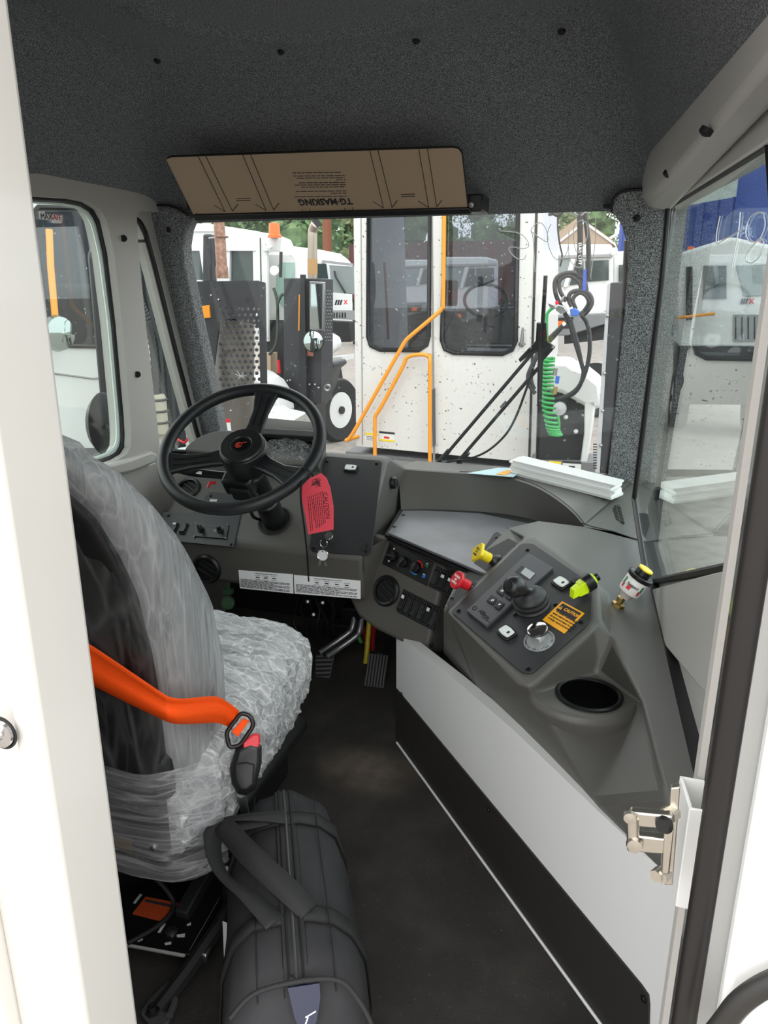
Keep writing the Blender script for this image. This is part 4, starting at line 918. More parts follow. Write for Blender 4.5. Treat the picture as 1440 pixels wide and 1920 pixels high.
ob('hinge_pin', MB().lathe([(.009, 0), (.007, .006), (.001, .007)], VY(884, 384, 2.14), (0, -1, -.3), 12), steel_m, bk_)
ob('hinge_bracket', MB().box(VY(357, 384, 2.14), (.016, .02, .04)), black_m, vis, bevel=.003)
def vline(mb, a, b, w_=.0011):
    A, B = PVs.p(*a, .0004), PVs.p(*b, .0004); mb.tube([A, B], w_, 4)
for k, (a, b) in enumerate((((371, 292), (422, 397)), ((385, 291), (436, 396)), ((454, 288), (499, 395)), ((469, 288), (513, 394)), ((693, 280), (719, 390)), ((708, 279), (735, 389)), ((785, 277), (804, 389)), ((801, 276), (819, 388)))):
    mb = MB(); vline(mb, a, b); x, y = b
    vline(mb, b, (x - 20, y - 12) if k % 2 == 0 else (x + 10, y - 13)); ob('printed_arrow', mb, ink_m, vb)
for x, y in ((368, 404), (566, 398), (580, 397), (646, 395), (661, 394)): mb = MB(); vline(mb, (x, y - 5), (x + 2, y + 1)); ob('printed_tick', mb, ink_m, vb)
Xv = (PVs.p(560, 379) - PVs.p(655, 377)).normalized(); Yv = PVs.p(607, 340) - PVs.p(612, 400)
Nv = PVs.n; Yv = Nv.cross(Xv)
text('TG·MASKING', .030, PVs.p(609, 378, .0004), Xv, Yv, ink_m, vb, bold=.035, sx=.92)
mb = MB(); rg = random.Random(11)
for k, (y, xa, xb) in enumerate(((368, 552, 650), (362, 620, 650), (358, 555, 649), (350, 565, 648), (346, 552, 648), (342, 560, 647), (337, 630, 648), (333, 556, 646), (329, 550, 646), (323, 548, 640))):
    t = xa
    while t < xb:
        e = min(xb, t + rg.uniform(5, 14)); A, B = PVs.p(t, y + (600 - t) * .012, .0004), PVs.p(e, y + (600 - e) * .012, .0004); mb.ribbon([A, B], [A + Yv * .0022, B + Yv * .0022], .0003, Nv); t = e + 2
for x0, y0 in ((443, 372), (443, 376), (752, 364), (752, 368)):
    A, B = PVs.p(x0, y0, .0004), PVs.p(x0 + 26, y0 - 1, .0004); mb.ribbon([A, B], [A + Yv * .0024, B + Yv * .0024], .0003, Nv)
ob('small_print', mb, ink_m, vb)

# ================================================================ PAPERS ON THE DASH
pp = thing('paper_stack', 'stack of white booklets lying on the dash by the right pillar', 'papers', VZ(1052, 915, .718))
a, b = VZ(956, 889, .722), VZ(1147, 938, .690); pd_ = (b - a).normalized(); back = Ve((-pd_.y, pd_.x, .03)); zz = Ve((0, 0, 1))
rg = random.Random(2); z = 0
for k in range(7):
    th_ = rg.uniform(.004, .008); o = pd_ * rg.uniform(-.004, .010) - back * rg.uniform(-.004, .010) * (1 if k else 0) + zz * z
    if k >= 4: o += pd_ * .0
    L0, L1 = 0, 1
    q = [a + o, a + (b - a) * rg.uniform(.96, 1.02) + o, b + back * .075 + o, a + back * .075 + o]
    cuts = MB().prism([q[0], q[1], q[2], q[3]], zz * th_); z += th_ + .0006
    ob('booklet', cuts, paper_m if k % 3 else mat('paper_shade', '#dcdcdb', .7), pp)
pl2 = thing('loose_sheet', 'pale blue and orange leaflet under the booklets on the dash', 'paper', VZ(900, 889, .722))
ob('sheet', MB().prism([VZ(*p) for p in ((876, 888, .7255), (962, 895, .7255), (985, 880, .724), (935, 878, .724))], zz * .002), mat('leaflet_blue', '#bcd6dc', .6), pl2)
ob('orange_strip', MB().prism([VZ(*p) for p in ((930, 889, .728), (948, 891, .728), (965, 883, .728), (950, 882, .728))], zz * .001), label_m, pl2, label='orange strip')

# ================================================================ PEDALS, HOSES UNDER THE DASH
br = thing('brake_pedal', 'grey brake pedal arm with ribbed black pad under the dashboard', 'pedal', VZ(608, 1280, .02))
alu = mat('cast_aluminium', '#a4a5a8', .35, .7)
arm = [VY(672, 1150, 2.30), VY(668, 1178, 2.27), VY(660, 1190, 2.26), VY(630, 1212, 2.22), VY(606, 1228, 2.18)]
for dx in (-.013, .013): ob('arm', MB().tube([p + Ve((dx, 0, -dx * .4)) for p in spline(arm, 4)], .0105, 8), alu, br, smooth=80)
ob('arm_web', MB().tube(spline(arm, 4), .009, 6), dull_m, br)
ob('bracket', MB().box(VY(664, 1147, 2.31), (.075, .06, .055)), black_m, br, bevel=.008)
PB = Pl(VY(609, 1252, 2.16), (.1, -.75, .62), (1, 0, 0))
pad_ = ob('pad', MB().slab(PB, [(591, 1228), (627, 1226), (617, 1279), (590, 1278)], -.012, 0), mat('pedal_rubber', '#58585a', .7), br, bevel=.004)
for k in range(6): ob('pad_rib', MB().slab(PB, [(592, 1232 + k * 8), (625 - k * 1.5, 1231 + k * 8), (624 - k * 1.5, 1235 + k * 8), (592, 1236 + k * 8)], 0, .002), dull_m, pad_)
ac = thing('accelerator_pedal', 'black ribbed accelerator pedal at the foot of the white knee panel', 'pedal', VZ(700, 1292, .0))
PA = Pl(VZ(700, 1288, .02), (-.1, -.8, .55), (1, 0, 0))
ap = ob('pad', MB().slab(PA, [(691, 1225), (727, 1228), (718, 1290), (682, 1286)], -.012, 0), mat('pedal_rubber', '#58585a'), ac, bevel=.003)
for k in range(6): ob('pad_rib', MB().slab(PA, [(694 + k * 5.6, 1228), (696.5 + k * 5.6, 1228), (688 + k * 5.6, 1288), (685.5 + k * 5.6, 1288)], 0, .002), dull_m, ap)
ob('arm', MB().tube([PA.p(712, 1228, -.01), VY(722, 1190, 2.34)], .010, 8), dull_m, ac)
for nm_, cc_, pts, lb in (('yellow', '#d8c42a', [(694, 1140, 2.35), (691, 1180, 2.33), (688, 1220, 2.30), (683, 1263, 2.27)], 'yellow air hose running down beside the brake pedal, frontmost of the bundle'),
                  ('red', '#b8242a', [(703, 1150, 2.40), (700, 1180, 2.4), (698, 1210, 2.39), (697, 1235, 2.38)], 'straight red air hose between the yellow hose and the knee panel'),
                  ('darkred', '#a01d22', [(676, 1172, 2.42), (682, 1184, 2.42), (686, 1200, 2.42), (690, 1222, 2.42)], 'short slanting red air hose left of the yellow hose'),
                  ('green', '#3fa23c', [(671, 1190, 2.44), (678, 1208, 2.43), (684, 1232, 2.42), (692, 1250, 2.41)], 'green air hose crossing behind the yellow hose')):
    t = thing('air_hose', lb, 'hose', VY(*pts[-1])); ob('hose', MB().tube(spline([VY(*p) for p in pts], 4), .0095, 8), mat('hose_' + nm_, cc_, .4), t, smooth=80)
gc = thing('connector_cap', 'green round connector hanging under the dashboard left of the seat edge', 'connector', VY(428, 1143, 2.1))
gm = mat('connector_green', '#5f8a66', .5)
ob('cap', MB().lathe([(.024, 0), (.024, .010), (.019, .013), (.017, .011), (.001, .011)], VY(429, 1130, 2.1), (0, -1, .35), 24), gm, gc)
ob('cap_bracket', MB().box(VY(428, 1108, 2.11), (.034, .02, .02)), gm, gc, bevel=.003); ob('cap_stem', MB().cyl(VY(428, 1108, 2.11), VY(428, 1108, 2.11) + Ve((0, .02, .12)), .008, n=8), gm, gc)
ht = thing('floor_heater', 'black slotted heater grille low behind the brake pedal', 'heater', VY(645, 1225, 2.5))
hb = ob('case', MB().box(VY(640, 1200, 2.50), (.14, .06, .16)), panel_m, ht, bevel=.006)
for k in range(5): ob('grille_bar', MB().box(VY(640, 1182 + 9 * k, 2.468), (.12, .006, .004)), steel_m, hb)
wl_ = thing('wiring_loom', 'tangled black wiring hanging under the dashboard', 'cables', VY(590, 1200, 2.35))
rg = random.Random(9)
for k in range(7):
    x0 = 560 + k * 12; ob('wire', MB().tube(spline([VY(x0 + rg.uniform(-9, 9), 1118 + 26 * j, 2.36 + .02 * rg.random()) for j in range(4)], 4), .006, 6), dull_m if k % 3 else panel_m, wl_, smooth=80)
for x, y in ((577, 1128), (588, 1152), (605, 1130)): ob('loom_clip', MB().sphere(VY(x, y, 2.34), .012, 8), steel_m, wl_)

# ================================================================ DOOR LATCH AND STRIKER
lt = thing('door_latch', 'zinc rotary latch with U-shaped bail on the right door post', 'latch', VY(1290, 1700, .62))
PLt = Pl((0, .575, 0), (0, -1, 0), (1, 0, 0))
cA, cB, cC, cZ = VY(1275, 1456, .62), VY(1293, 1512, .577), VY(1316, 1516, .577), VY(1277, 1703, .577)
zt_, zb_ = cA.z, cZ.z; H_ = Ve((0, 0, zt_ - zb_))
wq = lambda x, y: Ve((x, y, zb_))
ob('channel_side', MB().prism([wq(cA.x, .62), wq(cB.x, .577), wq(cB.x + .003, .579), wq(cA.x + .003, .62)], H_), white_m, lt, bevel=.001)
ob('channel_front', MB().prism([wq(cB.x, .577), wq(cC.x + .004, .577), wq(cC.x + .004, .580), wq(cB.x, .580)], H_), white_m, lt, bevel=.001)
ob('channel_back', MB().prism([wq(cA.x, .618), wq(cC.x + .006, .618), wq(cC.x + .006, .621), wq(cA.x, .621)], H_), white_m, lt)
ob('back_plate', MB().slab(PLt, [(1258, 1478), (1276, 1476), (1262, 1660), (1246, 1660)], .012, .018), zinc_m, lt, bevel=.001)
ob('side_plate', MB().slab(PLt, [(1246, 1556), (1264, 1556), (1256, 1640), (1240, 1640)], .018, .034), zinc_m, lt, bevel=.0015)
for (y0, y1, x0) in ((1523, 1552, 1176), (1567, 1600, 1178)):
    a_ = ob('bail_arm', MB().slab(PLt, [(x0 + 6, y0), (1262, y0 + 8), (1260, y1 + 4), (x0 + 6, y1 - 2), (x0, (y0 + y1) / 2)], .023, .0315), zinc_m, lt, bevel=.0015)
ob('bail_pin', MB().cyl(PLt.p(1186, 1532, .030), PLt.p(1188, 1592, .030), .0052, n=14), zinc_m, lt)
ob('pin_head', MB().lathe([(.007, 0), (.006, .003), (.001, .004)], PLt.p(1190, 1583, .034), PLt.n, 14), zinc_m, lt)
ob('pin_head', MB().lathe([(.006, 0), (.005, .003), (.001, .004)], PLt.p(1181, 1531, .034), PLt.n, 14), zinc_m, lt)
ob('bumper', MB().lathe([(.006, 0), (.0075, .004), (.0055, .008), (.001, .008)], PLt.p(1249, 1543, .03), (-.5, -1, .2), 16), rubber_m, lt)
for x, y in ((1257, 1519), (1266, 1523), (1240, 1634), (1250, 1636)):
    ob('bolt', MB().lathe([(.0055, 0), (.0055, .010)], PLt.p(x, y, .016), (-.6, -1, .1), 6), zinc_m, lt, smooth=20)
sk = thing('striker_pin', 'chrome striker pin on a round base on the left white door edge', 'striker', VY(4, 1375, .50))
kp = VY(2, 1375, .513)
ob('base', MB().lathe([(.0165, .0), (.0165, -.002), (.015, .003), (.009, .004)], kp, (0, -1, 0), 30), chrome_m, sk)
ob('base_gasket', MB().lathe([(.0185, .0), (.0185, .002), (.001, .002)], kp + Ve((0, .002, 0)), (0, -1, 0), 30), rubber_m, sk)
ob('pin', MB().lathe([(.007, .0), (.007, .010), (.0085, .014), (.0085, .024), (.006, .026)], kp, (-.6, -1, -.1), 18), chrome_m, sk)
# ================================================================ DRIVER'S SEAT
def sring(c, ax, ay, n=40, e=4.0):
    out = []
    for k in range(n):
        a = 2 * PI * k / n; ca, sa = math.cos(a), math.sin(a)
        out.append(Ve(c) + Ve(ax) * (abs(ca) ** (2 / e) * (1 if ca > 0 else -1)) + Ve(ay) * (abs(sa) ** (2 / e) * (1 if sa > 0 else -1)))
    return out
seat = thing('driver_seat', 'dark driver seat wrapped in crinkled clear plastic film', 'seat', (-.95, 1.2, .0))
fab = mat('seat_fabric', '#77797b', .8, bump=(300, .4))
dark = mat('seat_shell', '#151416', .45)
# backrest: stations up the leaning back (z, rear y, front y, half width)
BX = -.965
bst = [(.40, .985, 1.20, .255), (.50, .975, 1.215, .262), (.62, .965, 1.21, .266), (.72, .955, 1.18, .268), (.82, .940, 1.125, .268), (.90, .915, 1.065, .264), (.97, .885, 1.01, .255), (1.03, .845, .955, .238), (1.07, .815, .91, .215), (1.095, .80, .875, .17), (1.10, .80, .85, .10)]
def back(grow=0, seed=None, n=48, sub=1, yr=0, nz=.004):
    rings = []; S = bst
    if sub > 1:
        S = []
        for i in range(len(bst) - 1):
            for k in range(sub): t = k / sub; S.append([p * (1 - t) + q * t for p, q in zip(bst[i], bst[i + 1])])
        S.append(bst[-1])
    for z, y0, y1, hw in S:
        r = sring((BX, (y0 + y1) / 2 + yr, z + (grow if z > 1.06 else 0)), (hw + grow, 0, 0), (0, (y1 - y0) / 2 + grow, -.05 * 0), n, 3.2)
        if seed is not None:
            r = [p + (p - Ve((BX, (y0 + y1) / 2, z))).normalized() * (nz * (MN.noise(Ve((p.x * 16, p.y * 16, p.z * 5 + seed))) + .5 * MN.noise(Ve((p.x * 40, p.y * 40, p.z * 9 + seed))))) for p in r]
        rings.append(r)
    return rings
ob('backrest', MB().loft(back()), fab, seat, smooth=70)
sh = []
for z, y0, y1, hw in bst[:-1]:
    sh.append(sring((BX - .015, y0 + .016, z - .012), (hw * .95, 0, 0), (0, .032, 0), 40, 3.5))
ob('back_shell', MB().loft(sh), dark, seat, smooth=70)
film_b = film('film_back', .24, .46, (34, 26, 1.6), 1.9, .70, (.36, .74), .17, .16, (.42, .0, .0))
ob('film_cover', MB().loft(back(.012, 3, 72, 3, nz=.006)), film_b, seat, smooth=80, label='clear film wrapped over the backrest')
# cushion: stations front to back (y, z low, z high, half width)
CX = -.945
rf = []
for z, y0, y1, hw in [(q[0], q[1], q[2], q[3]) for q in bst[:-1]]:
    rf.append([Ve((BX - .015 + hw * 1.0 * (2 * u / 40 - 1), y0 - .028 + .040 * abs(2 * u / 40 - 1) ** 6 + .006 * MN.noise(Ve((u * .35, z * 14, 9))), z)) for u in range(41)])
ob('rear_film', MB().loft(rf, caps=False, closed=False), film('film_rear', .0, .05, (12, 14, 3), 1.5, .7, (.5, .75), .09, .05, (.5, .2, .3)), seat, smooth=80)
cst = [(1.00, .27, .40, .235), (1.06, .24, .465, .262), (1.16, .23, .485, .268), (1.28, .24, .495, .270), (1.40, .26, .500, .268), (1.50, .29, .495, .258), (1.56, .32, .475, .235), (1.585, .36, .44, .19)]
def cush(grow=0, seed=None, n=48, sub=1, amp=.012):
    S = cst
    if sub > 1:
        S = []
        for i in range(len(cst) - 1):
            for k in range(sub): t = k / sub; S.append([p * (1 - t) + q * t for p, q in zip(cst[i], cst[i + 1])])
        S.append(cst[-1])
    rings = []
    for i, (y, z0, z1, hw) in enumerate(S):
        e = -grow if i == 0 else (grow if i == len(S) - 1 else 0)
        cc_ = Ve((CX, y + e, (z0 + z1) / 2)); r = sring(cc_, (hw + grow, 0, 0), (0, 0, (z1 - z0) / 2 + grow), n, 3.6)
        if seed is not None:
            def fold(p):
                a = (p.x * .75 + p.y * .66); b = (-p.x * .66 + p.y * .75); w_ = MN.noise(p * 7) * .05
                r1 = 1 - abs(MN.noise(Ve((a * 9 + w_, (b + w_) * 34, p.z * 20 + seed)))) * 2.4
                r2 = 1 - abs(MN.noise(Ve((a * 42, b * 20 + w_, p.z * 34 + 7)))) * 2.6
                return max(r1, 0) ** 2 * .55 + max(r2, 0) ** 2 * .40 + .9 * MN.noise(p * 8 + Ve((seed, 0, 0))) - .4
            r = [p + (p - cc_).normalized() * amp * fold(p) for p in r]
        rings.append(r)
    return rings
ob('cushion', MB().loft(cush()), mat('cushion_fabric', '#8b8d90', .8, bump=(300, .4)), seat, smooth=70)
film_s = film('film_seat', .22, .55, (7, 22, 16), 2.6, .92, (.42, .7), .42, .35, (.3, .2, .75))
ob('film_cover', MB().loft(cush(.018, 8, 200, 18, .015)), film_s, seat, smooth=80, label='crumpled milky film over the seat cushion')
# lower film skirt hanging behind the cushion
sk_ = []
for t in range(13):
    z = .47 - .255 * t / 12; sk_.append([Ve((CX - .28 + .57 * u / 40, .950 + .012 * MN.noise(Ve((u * .12, t * .5, 4))) + .02 * t / 12 + (.09 * max(0, (u - 33) / 7) ** 2), z + .006 * MN.noise(Ve((u * .2, t, 2))))) for u in range(41)])
film_k = film('film_skirt', .06, .26, (1.6, 8, 30), 1.9, .75, (.42, .72), .24, .20, (.1, .12, 0))
ob('film_skirt', MB().loft(sk_, caps=False, closed=False), film_k, seat, smooth=80)
ob('seat_pan', MB().box((CX, 1.28, .215), (.50, .56, .05)), dark, seat, bevel=.02)
ob('back_frame', MB().box((CX, 1.0, .36), (.44, .05, .26)), dark, seat, bevel=.02)
ob('pan_edge', MB().tube(spline([VX(x, y, -.70) if x > 440 else VY(x, y, 1.06) for x, y in ((230, 1608), (330, 1612), (400, 1625), (430, 1628), (452, 1618), (470, 1590))], 5), .005, 8), mat('pan_wire', '#a9a9a8', .4), seat, smooth=80)
lb = ob('warning_label', MB().box(VY(230, 1582, .968), (.04, .002, .022)), mat('label_dull_amber', '#8a6a1f', .5), seat, label='amber label behind the film')
ob('frame_bolt', MB().sphere(VY(289, 1586, .97), .010, 10), steel_m, seat)
# suspension and slide plate
ob('suspension', MB().box((CX, 1.36, .13), (.40, .36, .15)), dull_m, seat, bevel=.02)
for sx_ in (-.19, .19): ob('scissor_arm', MB().box((CX + sx_, 1.22, .12), (.03, .40, .03), (1, 0, 0), (0, .97, .22), (0, -.22, .97)), dull_m, seat, bevel=.004)
PP_ = Pl((0, 1, .072), (0, 0, 1), (1, 0, 0))
sp_ = ob('slide_plate', MB().slab(PP_, [(120, 1672), (420, 1640), (418, 1690), (355, 1790), (240, 1770), (100, 1760)], -.008, 0), mat('plate_black', '#0f0f10', .35), seat, bevel=.001)
ob('plate_edge', MB().tube([PP_.p(*q, -.004) for q in ((238, 1771), (345, 1791), (356, 1785), (413, 1685))], .0042, 6), mat('edge_worn', '#8e8e8c', .4), sp_)
slot_m = mat('slot_light', '#b4b5b6', .5)
for q in ([(249, 1693), (262, 1676), (267, 1677), (254, 1694)], [(350, 1711), (362, 1693), (367, 1694), (356, 1712)], [(295, 1748), (306, 1731), (311, 1732), (300, 1749)], [(331, 1752), (347, 1750), (346, 1757), (332, 1757)], [(308, 1768), (321, 1765), (321, 1770), (310, 1772)], [(350, 1733), (358, 1729), (358, 1734), (351, 1736)], [(257, 1762), (267, 1757), (268, 1762), (258, 1766)]):
    ob('slot', MB().slab(PP_, q, .0, .0008), slot_m, sp_, bevel=.0003)
ob('washer', MB().lathe([(.012, 0), (.012, .003), (.006, .005), (.001, .006)], PP_.p(322, 1747), PP_.n, 18), steel_m, sp_)
og = ob('notice_plate', MB().slab(PP_, [(273, 1681), (335, 1693), (310, 1729), (248, 1713)], .0, .0015), mat('notice_red', '#a8431f', .5), sp_, label='orange-red notice on the slide plate')
ob('notice_band', MB().slab(PP_, [(275, 1686), (322, 1696), (319, 1701), (270, 1690)], .0015, .002), ink_m, og)
ob('control_cable', MB().tube(spline([VZ(254, 1613, .17), VZ(300, 1655, .12), VZ(325, 1690, .085), VZ(318, 1715, .08), VZ(290, 1740, .08), VZ(240, 1768, .08)], 6), .005, 8), dull_m, seat, smooth=80)
ob('pivot', MB().lathe([(.018, 0), (.018, .02), (.010, .024), (.001, .024)], VY(338, 1655, 1.13), (.2, -1, .2), 16), black_m, seat)
ob('pivot_bolt', MB().lathe([(.008, 0), (.007, .004), (.001, .005)], VY(347, 1634, 1.10), (.2, -1, .2), 12), chrome_m, seat)
# floor slide rail on the aisle side
ra, rb_ = VZ(352, 1815, .06), VZ(452, 1640, .075)
ob('rail', MB().tube([VZ(300, 1890, .02), VZ(352, 1822, .05), VZ(410, 1738, .075), VZ(460, 1640, .085)], .016, 8), dull_m, seat)
ob('anchor_bracket', MB().prism(rnd([VZ(*q, .012) for q in ((262, 1905), (280, 1878), (318, 1842), (330, 1850), (322, 1895), (318, 1925), (290, 1935))], .01), (0, 0, .008)), mat('bracket_grey', '#5a5b5c', .4, .4), seat, bevel=.002)
ob('anchor_bolt', MB().lathe([(.013, 0), (.013, .004), (.009, .005), (.009, .014), (.006, .015), (.005, .011), (.001, .011)], VZ(286, 1898, .020), (0, 0, 1), 6), mat('bolt_black', '#2a2a2b', .35, .5), seat, smooth=20)
ob('rail_lever', MB().tube([VZ(322, 1852, .03), VZ(328, 1880, .03), VZ(318, 1905, .03)], .007, 8), mat('bracket_grey', '#4b4c4d'), seat)
ob('slide_catch', MB().box(VZ(388, 1782, .06), (.022, .04, .022)), steel_m, seat, bevel=.004)
# belt and buckle
blt = thing('seat_belt', 'orange seat belt strap drawn behind the backrest to its buckle', 'seat belt', VY(300, 1330, .94))
up_ = [(150, 1196), (176, 1212), (240, 1256), (300, 1297), (318, 1306), (345, 1309), (405, 1305), (432, 1318), (452, 1333)]
lo_ = [(150, 1268), (176, 1288), (240, 1320), (300, 1348), (318, 1356), (345, 1360), (405, 1357), (424, 1362), (434, 1370)]
dp = [.905, .915, .925, .932, .938, .965, 1.06, 1.10, 1.12]
U, L_ = [VY(x, y, d) for (x, y), d in zip(up_, dp)], [VY(x, y, d + .004) for (x, y), d in zip(lo_, dp)]
us, ls = spline(U, 4), spline(L_, 4); mb = MB()
rows = []
for k in range(7):
    t = k / 6; rows.append([a * (1 - t) + b * t + Ve((.004 * math.sin(t * 9 + i * .12), -.004 * math.sin(t * 11 + 1), 0)) for i, (a, b) in enumerate(zip(us, ls))])
mb.loft(rows, caps=False, closed=False)
s_ = ob('strap', mb, orange_m, blt, smooth=80); md = s_.modifiers.new('thick', 'SOLIDIFY'); md.thickness = .0018
bc = VY(460, 1432, 1.115); 
bkl = thing('belt_buckle', 'black belt buckle with red release button on a stalk beside the seat', 'buckle', bc)
PBk = Pl(VY(460, 1432, 1.10), (.35, -.85, .38), (1, 0, 0))
ob('body', MB().loft([PBk.P([(x, y) for x, y in q], o) for q, o in (([(444, 1402), (470, 1392), (490, 1398), (490, 1428), (478, 1478), (462, 1490), (446, 1488), (436, 1470), (431, 1440)], -.012), ([(442, 1400), (470, 1390), (491, 1396), (491, 1430), (479, 1480), (462, 1492), (445, 1489), (434, 1470), (430, 1440)], .008), ([(448, 1408), (470, 1400), (483, 1404), (483, 1430), (473, 1470), (462, 1480), (450, 1478), (443, 1464), (440, 1440)], .016))]), black_m, bkl, bevel=.003)
ob('release_button', MB().slab(PBk, [(455, 1392), (474, 1377), (486, 1378), (487, 1394), (480, 1412), (456, 1405)], -.004, .014), mat('release_red', '#e0333f', .35), bkl, bevel=.003, label='red release button')
ob('ridge', MB().tube(PBk.P([(446, 1432), (462, 1430), (476, 1434), (474, 1466)], .0165), .0016, 6), dull_m, bkl)
fr = PBk.P([(424, 1373), (452, 1336), (470, 1342), (476, 1360), (450, 1398), (430, 1402)], .012)
ob('tongue', MB().tube(rnd(fr, .008, 3), .0045, 8, closed=True), black_m, bkl, smooth=60)
ob('strap_end', MB().slab(PBk, [(434, 1372), (456, 1347), (467, 1352), (446, 1382)], .004, .010), orange_m, bkl, bevel=.001)
ob('stalk', MB().tube(spline([PBk.p(452, 1486, -.002), VX(458, 1520, -.69), VX(466, 1555, -.685), VX(464, 1600, -.685), VX(456, 1618, -.68)], 5), .010, 8, flat=(0, 0, 1)), mat('stalk_grey', '#56585c', .5), bkl, smooth=80)
ob('stalk_clip', MB().box(VX(455, 1628, -.675), (.018, .03, .035)), black_m, bkl, bevel=.003)
ob('stalk_hook', MB().tube([VX(446, 1622, -.67), VX(440, 1640, -.67), VX(446, 1668, -.67)], .003, 6), steel_m, bkl)

# ================================================================ BAG
ba = Ve((-.46, .888, 0)).normalized(); bp = Ve((ba.y, -ba.x, 0)); b0 = Ve((-.388, .79, 0))
bag = thing('duffel_bag', 'black canvas tool bag standing on the floor beside the seat', 'bag', b0 + ba * .3)
bagm = mat('bag_canvas', '#2f2f31', .75, bump=(600, .35), var=(6, '#3b3b3d', .4, .7), spec=.25)
strapm = mat('bag_webbing', '#262627', .7, bump=(900, .4))
def bsec(s, wd, h, n=24, seed=0):
    base = b0 + ba * s * .80; out = []
    prof = [(-.92, .0), (-1.0, .06), (-1.02, .35), (-.96, .66), (-.80, .86), (-.55, .965), (-.2, 1.0), (.2, 1.0), (.55, .965), (.80, .86), (.96, .66), (1.02, .35), (1.0, .06), (.92, .0)]
    for i, (u, v) in enumerate(prof):
        k = .008 * MN.noise(Ve((u * 3, v * 3, s * 9)))
        out.append(base + bp * (u * wd * .83 + k) + Ve((0, 0, v * h + k * (1 if v > .1 else 0))))
    return out
LEN = .60
stn = [(-.03, .125, .20), (.0, .142, .262), (.03, .146, .292), (.09, .148, .302), (.16, .148, .300), (.24, .146, .300), (.32, .145, .302), (.40, .143, .300), (.48, .138, .296), (.54, .128, .288), (.58, .110, .278), (.60, .09, .262)]
bodyb = ob('body', MB().loft([bsec(*q) for q in stn]), bagm, bag, smooth=60)
def topz(s):
    for i in range(len(stn) - 1):
        if stn[i][0] <= s <= stn[i + 1][0]: t = (s - stn[i][0]) / (stn[i + 1][0] - stn[i][0]); return stn[i][2] * (1 - t) + stn[i + 1][2] * t
    return stn[-1][2]
bz = lambda s, u, o=0: b0 + ba * s * .80 + bp * u + Ve((0, 0, topz(s) + o - .004 * (abs(u) / .08) ** 2))
zs = [.0 + .58 * k / 16 for k in range(17)]
zf = ob('zip_flap', MB().loft([[bz(s, -.020 - .0, .001), bz(s, -.018, .006), bz(s, .018, .006), bz(s, .020, .001)] for s in zs], caps=False, closed=False), strapm, bag)
for u in (-.011, .011): ob('zip_seam', MB().tube([bz(s, u, .007) for s in zs], .0022, 6), dull_m, zf)
ob('zip_teeth', MB().tube([bz(s, 0, .0065) for s in zs], .003, 6), mat('zip_grey', '#3d3d40', .5), zf)
for u, s in ((-.008, .012), (.008, .008)):
    ob('zip_pull', MB().box(bz(s, u, .012), (.008, .022, .004), bp, ba, (0, 0, 1)), steel_m, zf, bevel=.001)
# sewn webbing bands running over the bag, and the two carry handles
for s in (.145, .44):
    rows = []
    for ds in (-.022, .022):
        sec_ = bsec(s + ds, .149 if s < .3 else .144, topz(s) + .003); rows.append([p for p in sec_[1:-1]])
    r_ = MB().loft(rows, caps=False, closed=False); o_b = ob('webbing_band', r_, strapm, bag, smooth=60); md = o_b.modifiers.new('t', 'SOLIDIFY'); md.thickness = .003; md.offset = 1
    for ds in (-.022, .022): ob('band_stitch', MB().tube([p + Ve((0, 0, .0015)) for p in bsec(s + ds, .1505 if s < .3 else .1455, topz(s) + .0045)[1:-1]], .0012, 5), dull_m, bag)
def handle(side, path, wdt, nm):
    up = Ve((0, 0, 1)); P = spline(path, 6); A, B = [], []
    for i, p in enumerate(P):
        t = (P[min(i + 1, len(P) - 1)] - P[max(i - 1, 0)]).normalized(); wv = t.cross(up).normalized()
        f = math.sin(PI * i / (len(P) - 1)); wv = (wv * (1 - .35 * f) + up * .6 * f * side).normalized(); A.append(p - wv * wdt / 2); B.append(p + wv * wdt / 2)
    o = ob(nm, MB().loft([A, B], caps=False, closed=False), strapm, bag, smooth=60); md = o.modifiers.new('t', 'SOLIDIFY'); md.thickness = .0025
handle(1, [bz(.145, .028, .006), bz(.19, -.005, .022), bz(.27, -.06, .040), bz(.36, -.10, .040), bz(.42, -.115, .034), bz(.44, -.06, .020), bz(.44, .0, .010)], .040, 'carry_handle')
handle(-1, [bz(.13, -.028, .006), bz(.20, -.07, .016), bz(.28, -.115, .012), bz(.36, -.135, .02), bz(.42, -.125, .024), bz(.445, -.03, .012)], .038, 'carry_handle')
for u in (.06, -.06): ob('top_seam', MB().tube([bz(s, u, .0005) for s in zs], .0011, 5), dull_m, bag)
# dark blue lining showing through the open zip at the near end
PE = Pl(b0 - ba * .012, -ba + Ve((0, 0, .62)), bp)
ep = lambda u, v: PE.q(b0 + Ve((0, 0, .262)) - ba * .012, u, v, .012)
bl_ = ob('end_lining', MB().prism([ep(-.014, .028), (ep(.034, .028)), ep(.034, .008), ep(.026, -.022), ep(.012, -.042), ep(.004, -.040), ep(-.006, -.012)], PE.n * -.012), mat('lining_blue', '#0d1436', .3), bag, label='dark blue glossy lining in the open zip end')
for a_, b_ in (((.003, -.036), (.014, -.014)), ((.003, -.036), (.012, -.037)), ((.010, -.014), (.026, -.008))): ob('lining_glint', MB().tube([ep(*a_) + PE.n * .001, ep(*b_) + PE.n * .001], .0012, 5), white_i, bl_)  # glints on the glossy lining, drawn as white lines
ob('end_flap', MB().tube(spline([ep(-.10, .0), ep(-.055, .03), ep(.05, .032), ep(.09, .0), ep(.115, -.06), ep(.115, -.12)], 5), .004, 6), strapm, bag, smooth=80)
